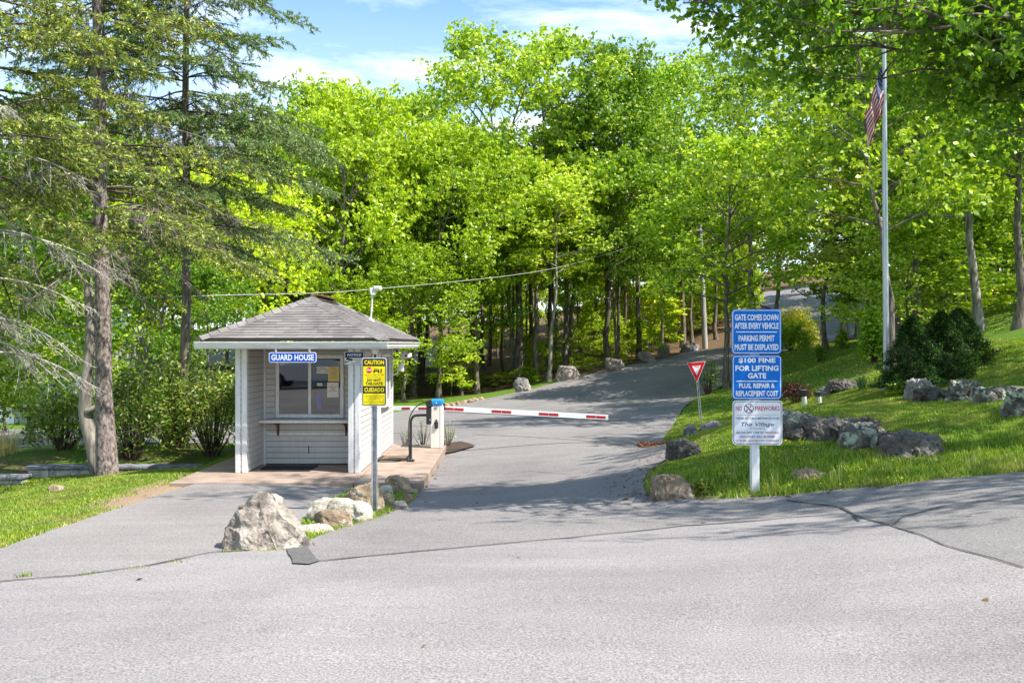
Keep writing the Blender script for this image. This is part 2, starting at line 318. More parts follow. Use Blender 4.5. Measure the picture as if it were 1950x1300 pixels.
# ------------------------------------------------------------------ object helpers
def tag(o, label=None, cat=None, group=None, kind=None):
    if label: o['label'] = label
    if cat: o['category'] = cat
    if group: o['group'] = group
    if kind: o['kind'] = kind
    return o
def thing(name, label, cat, loc=(0, 0, 0), group=None):
    o = bpy.data.objects.new(name, None); C.objects.link(o); o.location = loc; o.empty_display_size = 0.2
    return tag(o, label, cat, group)
def origin(o):
    v = Vector((0, 0, 0))
    while o is not None: v += Vector(o.location); o = o.parent
    return v
def link(name, me, parent=None, loc=None):
    o = bpy.data.objects.new(name, me); C.objects.link(o)
    if parent is not None: o.parent = parent
    if loc is not None: o.location = loc
    return o
def fast_mesh(name, V, Q, mats=(), mi=None, smooth=False):
    """V (n,3) array, Q (m,k) array of k-gons"""
    V = np.asarray(V, dtype=np.float32); Q = np.asarray(Q, dtype=np.int32)
    me = bpy.data.meshes.new(name); m, k = Q.shape
    me.vertices.add(len(V)); me.vertices.foreach_set('co', V.ravel())
    me.loops.add(m * k); me.loops.foreach_set('vertex_index', Q.ravel())
    me.polygons.add(m); me.polygons.foreach_set('loop_start', np.arange(0, m * k, k, dtype=np.int32))
    for x in mats: me.materials.append(x)
    if mi is not None: me.polygons.foreach_set('material_index', np.asarray(mi, dtype=np.int32))
    if smooth: me.polygons.foreach_set('use_smooth', np.ones(m, dtype=bool))
    me.update(calc_edges=True)
    return me

class MB:
    """collects shapes in world coordinates; build() links them as ONE mesh object"""
    def __init__(s): s.v = []; s.f = []; s.m = []; s.mats = []; s.sm = []; s.rows = []
    def mi(s, m):
        if m not in s.mats: s.mats.append(m)
        return s.mats.index(m)
    def add(s, vs, fs, mat, smooth=False):
        b = len(s.v); k = s.mi(mat); s.v += [tuple(v) for v in vs]
        for f in fs: s.f.append(tuple(b + i for i in f)); s.m.append(k); s.sm.append(smooth)
    def box(s, x0, x1, y0, y1, z0, z1, mat, bev=0.0):
        if bev > 0:
            b = bev
            pr = [(x0 + b, y0), (x1 - b, y0), (x1, y0 + b), (x1, y1 - b), (x1 - b, y1), (x0 + b, y1), (x0, y1 - b), (x0, y0 + b)]
            pi_ = [(min(max(x, x0 + b), x1 - b), min(max(y, y0 + b), y1 - b)) for x, y in pr]
            vs = [(*q, z0) for q in pi_] + [(*q, z0 + b) for q in pr] + [(*q, z1 - b) for q in pr] + [(*q, z1) for q in pi_]
            fs = [tuple(range(7, -1, -1)), tuple(range(24, 32))]
            for r in range(3):
                for i in range(8): j = (i + 1) % 8; fs.append((r * 8 + i, r * 8 + j, r * 8 + 8 + j, r * 8 + 8 + i))
            s.add(vs, fs, mat); return
        vs = [(x0, y0, z0), (x1, y0, z0), (x1, y1, z0), (x0, y1, z0), (x0, y0, z1), (x1, y0, z1), (x1, y1, z1), (x0, y1, z1)]
        s.add(vs, [(3, 2, 1, 0), (4, 5, 6, 7), (0, 1, 5, 4), (1, 2, 6, 5), (2, 3, 7, 6), (3, 0, 4, 7)], mat)
    def tube(s, pts, rad, mat, k=8, cap=True):
        pts = [Vector(p) for p in pts]; n = len(pts)
        if isinstance(rad, (int, float)): rad = [rad] * n
        vs, fs = [], []; up = None
        for i, p in enumerate(pts):
            d = (pts[min(i + 1, n - 1)] - pts[max(i - 1, 0)]).normalized()
            if up is None:
                a = Vector((0, 0, 1)) if abs(d.z) < 0.9 else Vector((1, 0, 0)); up = d.cross(a).normalized()
            up = (up - d * up.dot(d)).normalized(); w = d.cross(up)
            for j in range(k):
                t = 2 * math.pi * j / k; vs.append(p + (up * math.cos(t) + w * math.sin(t)) * rad[i])
        for i in range(n - 1):
            for j in range(k): jj = (j + 1) % k; fs.append((i * k + j, i * k + jj, i * k + k + jj, i * k + k + j))
        s.add(vs, fs, mat, True)
        if cap: s.add(vs[:k], [tuple(range(k - 1, -1, -1))], mat); s.add(vs[-k:], [tuple(range(k))], mat)
    def prism_xz(s, poly, y0, y1, mat):
        """polygon in x,z (counter-clockwise seen from -y) extruded from y0 (front) to y1"""
        n = len(poly); vs = [(x, y0, z) for x, z in poly] + [(x, y1, z) for x, z in poly]
        fs = [tuple(range(n)), tuple(range(2 * n - 1, n - 1, -1))] + [(i, i + n, (i + 1) % n + n, (i + 1) % n) for i in range(n)]
        s.add(vs, fs, mat)
    def rrect(s, cx, cz, w, h, r, y0, y1, mat, k=5):
        poly = []
        for sx, sz, a0 in ((1, 1, 0), (-1, 1, 90), (-1, -1, 180), (1, -1, 270)):
            for i in range(k + 1):
                a = R(a0 + 90 * i / k); poly.append((cx + sx * (w / 2 - r) + r * math.cos(a), cz + sz * (h / 2 - r) + r * math.sin(a)))
        s.prism_xz(poly, y0, y1, mat)
    def disc(s, cx, cz, r, y0, y1, mat, k=24, a0=0.0):
        s.prism_xz([(cx + r * math.cos(a0 + 2 * math.pi * i / k), cz + r * math.sin(a0 + 2 * math.pi * i / k)) for i in range(k)], y0, y1, mat)
    def lathe(s, cx, cy, prof, mat, k=16):
        vs, fs = [], []
        for r, z in prof:
            for j in range(k): t = 2 * math.pi * j / k; vs.append((cx + r * math.cos(t), cy + r * math.sin(t), z))
        for i in range(len(prof) - 1):
            for j in range(k): jj = (j + 1) % k; fs.append((i * k + j, i * k + jj, i * k + k + jj, i * k + k + j))
        s.add(vs, fs, mat, True)
    def text(s, t, cx, cz, w, h, y, mat, bold=0.0, shear=0.0):
        """flat lettering facing -y, fitted to a w by h box round (cx, cz)"""
        s.row(); cu = bpy.data.curves.new('lettering', 'FONT'); cu.body = t; cu.offset = bold; cu.shear = shear; cu.resolution_u = 2
        o = bpy.data.objects.new('lettering_tmp', cu); C.objects.link(o)
        dg = bpy.context.evaluated_depsgraph_get(); me = bpy.data.meshes.new_from_object(o.evaluated_get(dg))
        vs = [v.co.copy() for v in me.vertices]; fs = [tuple(p.vertices) for p in me.polygons]
        bpy.data.objects.remove(o); bpy.data.curves.remove(cu); bpy.data.meshes.remove(me)
        if not vs: return
        xa, xb = min(v.x for v in vs), max(v.x for v in vs); za, zb = min(v.y for v in vs), max(v.y for v in vs)
        sx = w / (xb - xa); sz = h / (zb - za) if h else sx
        s.add([(cx + (v.x - (xa + xb) / 2) * sx, y, cz + (v.y - (za + zb) / 2) * sz) for v in vs], fs, mat)
    def row(s): s.rows.append((len(s.v), len(s.f)))     # a new line of writing starts here
    def siding(s, a, b, z0, z1, nrm, mat, course=0.103, lap=0.013, jm=None):
        """horizontal lap boards between plan points a and b, facing nrm"""
        a, b, nrm = Vector((*a, 0)), Vector((*b, 0)), Vector((*nrm, 0)); z = z0
        while z < z1 - 1e-4:
            zt = min(z + course, z1); e = nrm * lap; u = Vector((0, 0, 1)); J = 0.009 if jm else 0.0
            zt2 = zt - J; p = [a + e + u * z, b + e + u * z, b + u * zt + nrm * 0.001, a + u * zt + nrm * 0.001, a + u * z + nrm * 0.0005, b + u * z + nrm * 0.0005]
            q = [a + e + u * (z + 0.012), b + e + u * (z + 0.012)]
            s.add([p[0], p[1], q[1], q[0], p[2], p[3], p[4], p[5]], [(0, 1, 2, 3), (3, 2, 4, 5), (6, 7, 1, 0)], mat)
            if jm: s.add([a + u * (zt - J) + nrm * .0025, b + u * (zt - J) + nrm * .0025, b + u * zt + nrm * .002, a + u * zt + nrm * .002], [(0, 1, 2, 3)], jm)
            z += course
    def build(s, name, parent=None, loc=None):
        if len(s.rows) > 1 and s.rows[0] == (0, 0):
            ends = s.rows[1:] + [(len(s.v), len(s.f))]
            for (v0, f0), (v1, f1) in zip(s.rows, ends):
                q = MB(); q.mats = s.mats; q.v = s.v[v0:v1]; q.f = [tuple(i - v0 for i in f) for f in s.f[f0:f1]]; q.m = s.m[f0:f1]; q.sm = s.sm[f0:f1]; o = q.build(name, parent, loc)
            return o
        off = origin(parent) + (Vector(loc) if loc is not None else Vector((0, 0, 0)))
        me = bpy.data.meshes.new(name)
        me.from_pydata([(x - off.x, y - off.y, z - off.z) for x, y, z in s.v], [], s.f)
        for m in s.mats: me.materials.append(m)
        me.polygons.foreach_set('material_index', s.m); me.polygons.foreach_set('use_smooth', s.sm); me.update()
        return link(name, me, parent, loc)

# ------------------------------------------------------------------ terrain
def P(px, py, Y): v = at(px, py, Y); return (v.x, v.y, v.z)
GP = [P(0, 1300, 4.35), P(975, 1300, 4.35), P(1950, 1300, 4.4), P(500, 1045, 8.05), P(1040, 1030, 8.5), P(1620, 980, 8.9),
      P(1950, 900, 9.85), P(1950, 1100, 5.92), P(0, 1110, 6.65), P(0, 1045, 8.3), P(0, 950, 13.6), P(205, 908, 15.3), P(100, 935, 13.8), P(100, 922, 15.6), P(30, 938, 16.0), P(120, 919, 16.5), P(230, 903, 16.6), P(320, 893, 16.8), P(100, 893, 17.3), P(-20, 893, 17.6), P(330, 884, 17.8),
      (-5.4, 14.3, -.035), (-3, 14.2, -.05), (-1.4, 14.2, -.16), (-1.45, 19.4, -.17), (-5.5, 19.5, -.16), (-3, 20, -.2), (-7.2, 17.5, -.2),
      P(1000, 960, 11.4), P(1225, 940, 11.3), P(1000, 880, 17), P(1245, 852, 18.5), P(1180, 845, 19), P(870, 825, 22.5), P(1290, 800, 24.2),
      P(1335, 805, 23), P(1320, 765, 29.4), P(1385, 742, 35), P(1000, 800, 26.4),
      P(750, 785, 34), P(860, 770, 36), P(985, 745, 41.5), P(1085, 720, 44), P(1170, 700, 47), P(1235, 685, 51), P(1262, 673, 55), P(1365, 659, 60),
      P(1437, 937, 10.9), P(1310, 868, 14), P(1420, 870, 12.2), P(1600, 905, 10.9), P(1700, 872, 11.6), P(1900, 882, 10.7),
      P(1500, 782, 15.6), P(1700, 785, 15), P(1688, 742, 19), P(1900, 772, 13.3), P(1830, 705, 18.9), P(1950, 645, 20), P(1865, 635, 26), P(1950, 572, 30),
      P(1480, 745, 28), P(1560, 702, 32), P(1580, 652, 50), P(1600, 640, 60), P(1640, 602, 68), P(1520, 566, 85), P(1560, 580, 78),
      P(60, 838, 25), P(300, 835, 26), P(900, 752, 47), P(700, 760, 45),
      (-60, 60, -1.2), (-30, 100, 2.5), (0, 80, 1.2), (0, 120, 6), (40, 120, 13), (60, 60, 9), (60, 20, 6), (30, 10, 3.0), (20, 0, 1.9), (0, -30, .7),
      (-30, -20, .2), (-40, 10, -.8), (30, -30, 2.2), (-18, 40, -1.3), (-60, 120, 4), (60, 120, 11), (-60, -30, 0), (60, -30, 3)]
GP = np.array(GP); RC = 2.5
def _phi(r2): return np.sqrt(r2 + RC * RC)
def _solve():
    n = len(GP); d2 = ((GP[:, None, :2] - GP[None, :, :2]) ** 2).sum(-1)
    A = np.zeros((n + 3, n + 3)); A[:n, :n] = _phi(d2) + np.eye(n) * -0.02
    A[:n, n] = 1; A[:n, n + 1:] = GP[:, :2]; A[n, :n] = 1; A[n + 1:, :n] = GP[:, :2].T
    return np.linalg.solve(A, np.concatenate([GP[:, 2], np.zeros(3)]))
GW = _solve()
def gz(x, y):
    x = np.clip(np.asarray(x, float), -60, 60); y = np.clip(np.asarray(y, float), -30, 120)
    sh = x.shape; x = x.ravel(); y = y.ravel(); out = np.empty(len(x))
    for i in range(0, len(x), 20000):
        xs, ys = x[i:i + 20000], y[i:i + 20000]
        d2 = (xs[:, None] - GP[None, :, 0]) ** 2 + (ys[:, None] - GP[None, :, 1]) ** 2
        out[i:i + 20000] = _phi(d2) @ GW[:-3] + GW[-3] + xs * GW[-2] + ys * GW[-1]
    return out.reshape(sh)
def g1(x, y): return float(gz(np.array([x]), np.array([y]))[0])
_T = np.concatenate([np.arange(2.5, 40, 0.08), np.arange(40, 110, 0.3)])
def hit(px, py):
    """where the line of sight through a photo pixel meets the ground, as a place in plan"""
    dx, dz = (px - CX) / F, (CY - py) / F
    d = H + dz * _T - gz(dx * _T, _T); k = np.where(d < 0)[0]
    i = k[0] if len(k) else len(_T) - 1
    if i > 0 and len(k):
        t = _T[i - 1] + (_T[i] - _T[i - 1]) * d[i - 1] / (d[i - 1] - d[i] + 1e-9)
    else: t = _T[i]
    return (dx * t, t)
def H3(px, py): x, y = hit(px, py); return Vector((x, y, g1(x, y)))
def hits(l): return [hit(*p) for p in l]
def inpoly(x, y, poly):
    r = np.zeros(x.shape, bool); n = len(poly); j = n - 1
    for i in range(n):
        xi, yi = poly[i]; xj, yj = poly[j]
        c = ((yi > y) != (yj > y)) & (x < (xj - xi) * (y - yi) / (yj - yi + 1e-12) + xi); r ^= c; j = i
    return r
def resample(poly, step, ragged=0.0):
    out = []; n = len(poly)
    for i in range(n):
        a, b = poly[i], poly[(i + 1) % n]; L = math.hypot(b[0] - a[0], b[1] - a[1]); k = max(1, int(round(L / step)))
        for j in range(k):
            t = j / k; x, y = a[0] + (b[0] - a[0]) * t, a[1] + (b[1] - a[1]) * t
            if ragged:
                q = mnoise.noise_vector(Vector((x * 2.3, y * 2.3, 0.5))); x += q.x * ragged; y += q.y * ragged
            out.append((x, y))
    return out
def sheet(name, poly, dz, mat, step=0.35, ragged=0.03, grid=0.5):
    b = resample(poly, step, ragged); n = len(b)
    bx = np.array(b); x0, y0 = bx.min(0); x1, y1 = bx.max(0)
    X, Y = np.meshgrid(np.arange(x0, x1, grid), np.arange(y0, y1, grid)); X = X.ravel(); Y = Y.ravel()
    k = inpoly(X, Y, b); X, Y = X[k], Y[k]
    d = np.min((X[:, None] - bx[None, :, 0]) ** 2 + (Y[:, None] - bx[None, :, 1]) ** 2, axis=1); k = d > (grid * 0.4) ** 2
    pts = [Vector(p) for p in b] + [Vector((x, y)) for x, y in zip(X[k], Y[k])]
    vs, es, fs, *_ = delaunay_2d_cdt(pts, [(i, (i + 1) % n) for i in range(n)], [], 1, 1e-5)
    V = np.array([(v.x, v.y) for v in vs]); Z = gz(V[:, 0], V[:, 1]) + dz
    me = bpy.data.meshes.new(name); me.from_pydata([(a, c, z) for (a, c), z in zip(V, Z)], [], [tuple(f) for f in fs])
    me.materials.append(mat); me.polygons.foreach_set('use_smooth', [True] * len(me.polygons)); me.update()
    bm = bmesh.new(); bm.from_mesh(me); bmesh.ops.recalc_face_normals(bm, faces=bm.faces)
    if bm.faces and sum(f.normal.z for f in bm.faces) < 0: bmesh.ops.reverse_faces(bm, faces=bm.faces)
    bm.to_mesh(me); bm.free()
    return tag(link(name, me), kind='structure')
def ribbon(name, line, width, dz, mat, jit=0.25):
    """a thin strip lying on the ground along a plan polyline"""
    pts = []
    for a, b in zip(line[:-1], line[1:]):
        L = math.hypot(b[0] - a[0], b[1] - a[1]); k = max(1, int(L / 0.12))
        for j in range(k): t = j / k; pts.append((a[0] + (b[0] - a[0]) * t, a[1] + (b[1] - a[1]) * t))
    pts.append(line[-1]); vs, fs = [], []; n = len(pts)
    for i, p in enumerate(pts):
        a, b = pts[max(0, i - 1)], pts[min(n - 1, i + 1)]; dx, dy = b[0] - a[0], b[1] - a[1]; L = math.hypot(dx, dy) + 1e-9
        nx, ny = -dy / L, dx / L; q = mnoise.noise(Vector((p[0] * 4, p[1] * 4, 3.1))); w = width / 2 * (1 + jit * 2 * q); o = 0.03 * mnoise.noise(Vector((p[0] * 1.7, p[1] * 1.7, 9)))
        for sgn in (1, -1):
            x, y = p[0] + nx * (o + sgn * w), p[1] + ny * (o + sgn * w); vs.append((x, y, g1(x, y) + dz))
        if i: fs.append((2 * i - 2, 2 * i - 1, 2 * i + 1, 2 * i))
    me = bpy.data.meshes.new(name); me.from_pydata(vs, [], fs); me.materials.append(mat); me.update()
    bm = bmesh.new(); bm.from_mesh(me)
    if sum(f.normal.z for f in bm.faces) < 0: bmesh.ops.reverse_faces(bm, faces=bm.faces)
    bm.to_mesh(me); bm.free()
    return tag(link(name, me), kind='structure')

seamA = hits([(0, 1110), (140, 1099), (280, 1080), (400, 1055), (480, 1050), (545, 1046)])
seamB = hits([(545, 1046), (600, 1072), (800, 1052), (1040, 1030), (1300, 1003), (1500, 988), (1620, 980)])
seamC = hits([(1620, 980), (1700, 1005), (1800, 1040), (1950, 1085)])
lotP = [(-9, 5.6)] + seamA + seamB[1:] + seamC[1:] + [(5.6, 3.5), (14, 2), (14, -12), (-14, -12), (-14, 5.2)]
rockbedL = hits([(545, 1046), (562, 1005), (600, 972), (660, 938), (688, 919)])
driveP = [(-9, 5.6), (-9, 7.2), hit(0, 1045)] + hits([(100, 1010), (200, 976), (300, 942), (370, 922), (390, 917)]) + [(-5.0, 14.19), (-2.45, 14.19)] + rockbedL[::-1][1:] + seamA[::-1][1:]
entryL = hits([(545, 1046), (640, 1008), (720, 985), (775, 962), (800, 935)]) + [(-1.43, 14.22), (-1.43, 19.5)]
seamD = hits([(905, 850), (905, 828), (1000, 832), (1130, 842), (1195, 848), (1240, 846), (1284, 850)])
entryR = hits([(1284, 850), (1278, 866), (1240, 893), (1222, 918), (1232, 946), (1300, 951), (1400, 950), (1500, 954), (1560, 962)]) + [seamB[-1]]
entryP = seamB[::-1][:-1] + entryL + seamD + entryR[1:-1]
rdrv = hits([(1400, 950), (1500, 943), (1600, 932), (1700, 925), (1800, 912), (1950, 899)]) + [(8, 10.6), (14, 10.5), (14, 2), (5.6, 3.5)]
rdriveP = [seamB[-1]] + hits([(1560, 962), (1500, 954)]) + rdrv + seamC[::-1][:-1]
ctr = [(16, 54), (22, 61), (25.5, 70), (27, 80), (27.5, 95)]
def offset(line, d):
    o = []
    for i, p in enumerate(line):
        a, b = line[max(0, i - 1)], line[min(len(line) - 1, i + 1)]; dx, dy = b[0] - a[0], b[1] - a[1]; L = math.hypot(dx, dy); o.append((p[0] - dy / L * d, p[1] + dx / L * d))
    return o
roadR = hits([(1284, 850), (1262, 838), (1288, 800), (1302, 775), (1330, 758)]) + [(6.6, 33.5)]
roadL = [(-26, 37), (-12, 35.5)] + hits([(750, 785), (860, 770), (985, 746), (1085, 722), (1170, 702), (1235, 687)])
roadP = [(-26, 21.5), (-9, 20.6), (-5.6, 21.2), (-2.2, 20.8)] + seamD[0:] + roadR[1:] + offset(ctr, -3.6) + offset(ctr, 3.6)[::-1] + roadL[::-1]
slabP = [(-5.45, 14.2), (-1.43, 14.2), (-1.43, 19.45), (-5.45, 19.75)]
PAVED = [lotP, driveP, entryP, rdriveP, roadP, slabP]

def axis(lo, hi, flo, fhi, fine):
    a = list(np.arange(flo, fhi + 1e-6, fine)); s = fine
    while a[-1] < hi: s = min(s * 1.25, 12); a.append(a[-1] + s)
    s = fine; b = [a[0]]
    while b[-1] > lo: s = min(s * 1.25, 12); b.append(b[-1] - s)
    return np.array(b[::-1][:-1] + a)
def seg_dist(x, y, line):
    d = np.full(x.shape, 1e9)
    for (ax, ay), (bx, by) in zip(line[:-1], line[1:]):
        t = np.clip(((x - ax) * (bx - ax) + (y - ay) * (by - ay)) / ((bx - ax) ** 2 + (by - ay) ** 2 + 1e-9), 0, 1); d = np.minimum(d, np.hypot(x - ax - t * (bx - ax), y - ay - t * (by - ay)))
    return d
STRAW = [(hits([(388, 913), (345, 924), (290, 940), (235, 960)]), .55, 1.3), (hits([(300, 942), (200, 976), (100, 1010), (0, 1045)]), .22, .8), (entryR[:8], .16, .9), (rdrv[:6], .10, .7), ([hit(205, 903), hit(206, 902)], .5, .75)]
def straw_at(x, y):
    o = np.zeros(x.shape)
    for ln, wd, am in STRAW: o = np.maximum(o, am * np.exp(-(seg_dist(x, y, ln) / wd) ** 2))
    return o
def make_ground():
    xs, ys = axis(-220, 220, -11, 13, 0.2), axis(-60, 320, 3, 26, 0.2)
    X, Y = np.meshgrid(xs, ys); Z = gz(X, Y)
    ins = np.zeros(X.shape, bool)
    for p in PAVED: ins |= inpoly(X, Y, p)
    Z = Z - 0.10 * ins
    Z += (~ins) * np.array([[0.02 * mnoise.noise(Vector((x * 1.3, y * 1.3, 0))) for x in xs] for y in ys])
    nx, ny = len(xs), len(ys); V = np.stack([X.ravel(), Y.ravel(), Z.ravel()], 1)
    i = np.arange(nx * ny).reshape(ny, nx); Q = np.stack([i[:-1, :-1].ravel(), i[:-1, 1:].ravel(), i[1:, 1:].ravel(), i[1:, :-1].ravel()], 1)
    me = fast_mesh('ground', V, Q, [M['ground']], smooth=True)
    lit = np.clip((Y - (44 + 0.0 * X)) / 3, 0, 1) * (X < 12) + 0.75 * np.clip((Y - 40) / 6, 0, 1) * (X >= 12) + 0.45 * ((X < -6) & (Y > 16) & (Y < 21))
    lit[(X > 6) & (X < 9) & (Y > 36) & (Y < 50)] *= 0.3
    # bare mulch strip below the dark slab on the bank, and beds along the ledge
    mx, my = hit(1780, 880); lit += 0.8 * (np.exp(-(((X - mx) / 1.3) ** 2 + ((Y - my) / 0.22) ** 2)))
    sw = straw_at(X.ravel(), Y.ravel()); b = me.attributes.new('straw', 'FLOAT', 'POINT'); b.data.foreach_set('value', sw.astype(np.float32))
    a = me.attributes.new('litter', 'FLOAT', 'POINT'); a.data.foreach_set('value', lit.ravel().astype(np.float32))
    tag(link('ground', me), kind='structure')
make_ground()
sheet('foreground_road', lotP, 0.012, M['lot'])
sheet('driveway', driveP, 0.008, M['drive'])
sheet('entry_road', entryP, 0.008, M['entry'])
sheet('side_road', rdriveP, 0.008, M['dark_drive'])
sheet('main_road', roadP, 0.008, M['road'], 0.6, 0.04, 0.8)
ribbon('road_seam', seamB[1:], 0.035, 0.019, M['tar'])
ribbon('road_seam', seamA[:5], 0.03, 0.019, M['tar'], 0.4)
ribbon('road_seam', seamC, 0.022, 0.019, M['tar'])
ribbon('road_seam', hits([(1500, 954), (1560, 962), (1600, 968), (1622, 980), (1640, 995)]), 0.03, 0.019, M['tar'])
ribbon('road_seam', seamD[1:], 0.03, 0.017, M['tar'])
ribbon('road_seam', hits([(1700, 1003), (1720, 985), (1800, 965), (1950, 945)]), 0.015, 0.017, M['tar'])
ribbon('road_crack', hits([(940, 905), (1010, 898), (1090, 903), (1130, 893)]), 0.012, 0.014, M['tar'], .6)
sheet('road_patch', hits([(538, 1044), (575, 1036), (600, 1068), (610, 1071), (592, 1078), (560, 1076)]), 0.024, M['patchtar'], 0.15, 0.03, 0.2)
sheet('mulch_bed', [(-1.42, 19.0)] + hits([(870, 862), (905, 851), (880, 843)]) + [(-2.5, 20.4), (-2.6, 19.6), (-1.43, 19.5)], 0.045, M['mulch'], 0.2, 0.08, 0.2)

# concrete slab with a control joint
mb = MB()
mb.box(-5.45, -2.53, 14.2, 19.75, -0.35, 0.0, M['concrete'], 0.01)
mb.box(-2.52, -1.43, 14.2, 19.45, -0.35, 0.001, M['concrete'], 0.015)
tag(mb.build('pavement', loc=(-3.4, 17, 0)), kind='structure')

# ------------------------------------------------------------------ guard house
HX0, HX1, HY0, HY1, HT = -4.715, -2.614, 15.27, 19.5, 2.13
RY = 16.33                                           # the recessed window wall
gh = thing('guard_house', 'small grey guard house with hip shingle roof and recessed service window', 'guard house', (-3.665, 17.4, 0))
mb = MB()
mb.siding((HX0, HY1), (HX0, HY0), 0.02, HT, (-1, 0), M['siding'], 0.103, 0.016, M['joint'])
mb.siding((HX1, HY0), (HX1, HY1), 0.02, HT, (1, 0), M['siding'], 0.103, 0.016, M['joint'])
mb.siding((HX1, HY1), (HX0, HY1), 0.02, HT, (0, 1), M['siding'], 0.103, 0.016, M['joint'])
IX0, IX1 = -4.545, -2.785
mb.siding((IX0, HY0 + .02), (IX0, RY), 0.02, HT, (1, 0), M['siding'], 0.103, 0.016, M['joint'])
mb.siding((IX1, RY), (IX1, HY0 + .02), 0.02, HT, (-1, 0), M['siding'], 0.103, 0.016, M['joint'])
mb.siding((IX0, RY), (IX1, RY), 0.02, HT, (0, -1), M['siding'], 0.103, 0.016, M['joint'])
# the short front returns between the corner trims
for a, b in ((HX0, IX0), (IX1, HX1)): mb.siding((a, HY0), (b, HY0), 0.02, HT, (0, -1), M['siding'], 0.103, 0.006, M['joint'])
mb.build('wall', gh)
for (a, b) in ((HX0 - .014, HX0 + .072), (IX0 - .072, IX0 + .014), (IX1 - .014, IX1 + .074), (HX1 - .072, HX1 + .014)):
    t = MB(); t.box(a, b, HY0 - .022, HY0 + .09, 0.0, HT, M['trim'], 0.006); t.build('corner_trim', gh)
for y in (HY1,):
    t = MB(); t.box(HX1 - .05, HX1 + .018, y - .09, y + .015, 0, HT, M['trim'], 0.006); t.build('corner_trim', gh)
t = MB(); t.box(IX0 + .013, IX0 + .045, RY - .045, RY - .0135, 0, HT, M['trim']); t.build('corner_trim', gh)
# band under the shelf
t = MB(); t.box(IX0 + .046, IX1 - .014, RY - .028, RY - .0135, 0.535, 0.585, M['trim'], 0.004); t.build('trim_band', gh)
t = MB(); t.box(-3.72, -3.712, RY - .03, RY - .0135, 0.21, 0.35, M['black']); t.build('wall_crack', gh)
# front window
wx0, wx1, wz0, wz1 = -4.315, -3.07, 0.855, 2.005
fr = MB()
y0, y1 = RY - .05, RY - .0
for (a, b, c, d) in ((wx0, wx1, wz0, wz0 + .07), (wx0, wx1, wz1 - .07, wz1), (wx0, wx0 + .065, wz0 + .07, wz1 - .07), (wx1 - .065, wx1, wz0 + .07, wz1 - .07)):
    fr.box(a, b, y0, y1, c, d, M['trim'], 0.006)
mid = (wx0 + wx1) / 2
fr.box(mid - .028, mid + .028, y0 + .006, y1, wz0 + .07, wz1 - .07, M['trim'], 0.004)
fr.box(wx0 - .03, wx1 + .03, RY - .016, RY - .0, wz0 - .03, wz1 + .03, M['soffit'])
wf = fr.build('window', gh)
for a, b in ((wx0 + .065, mid - .028), (mid + .028, wx1 - .065)):
    p = MB(); p.box(a, b, RY - .03, RY - .017, wz0 + .07, wz1 - .07, M['glass']); p.build('pane', wf)
t = MB(); t.box(IX0 - .0, IX1 + .0, RY - .34, RY - .014, 0.785, 0.835, M['trim'], 0.008); sh = t.build('shelf', gh)
for x in (-4.27, -3.03):
    b = MB(); b.box(x - .018, x + .018, RY - .034, RY - .0135, 0.53, 0.784, M['rust_bracket'], .003); b.box(x - .018, x + .018, RY - .26, RY - .034, 0.765, 0.784, M['rust_bracket'], .003)
    b.tube([(x, RY - .22, 0.764), (x, RY - .09, 0.70), (x, RY - .03, 0.56)], 0.012, M['rust_bracket'], 6); b.build('bracket', sh)
# side door and side window on the gate side
dr = MB(); dr.box(HX1 + .014, HX1 + .045, 16.55, 17.5, 0.02, 2.02, M['trim'], 0.005); d = dr.build('door', gh)
t = MB(); t.box(HX1 + .046, HX1 + .06, 16.75, 17.3, 1.05, 1.85, M['glass']); t.build('pane', d)
t = MB(); t.box(HX1 + .046, HX1 + .06, 16.6, 16.64, .95, 1.06, M['galv']); t.tube([(HX1 + .06, 16.62, 1.0), (HX1 + .1, 16.62, 1.0), (HX1 + .1, 16.72, 1.0)], .01, M['galv'], 6); t.build('handle', d)
fr = MB(); a, b, c, e = 17.75, 18.75, 1.0, 2.0
for (p, q, r_, s_) in ((a, b, c, c + .06), (a, b, e - .06, e), (a, a + .06, c + .06, e - .06), (b - .06, b, c + .06, e - .06), ((a + b) / 2 - .025, (a + b) / 2 + .025, c + .06, e - .06)):
    fr.box(HX1 + .012, HX1 + .06, p, q, r_, s_, M['trim'], .005)
sw = fr.build('window', gh)
t = MB(); t.box(HX1 + .0135, HX1 + .03, a + .06, b - .06, c + .06, e - .06, M['glass']); t.build('pane', sw)
t = MB(); t.box(HX1 + .012, HX1 + .10, a - .04, b + .04, c - .06, c - .001, M['trim'], .006); t.build('window_sill', gh)
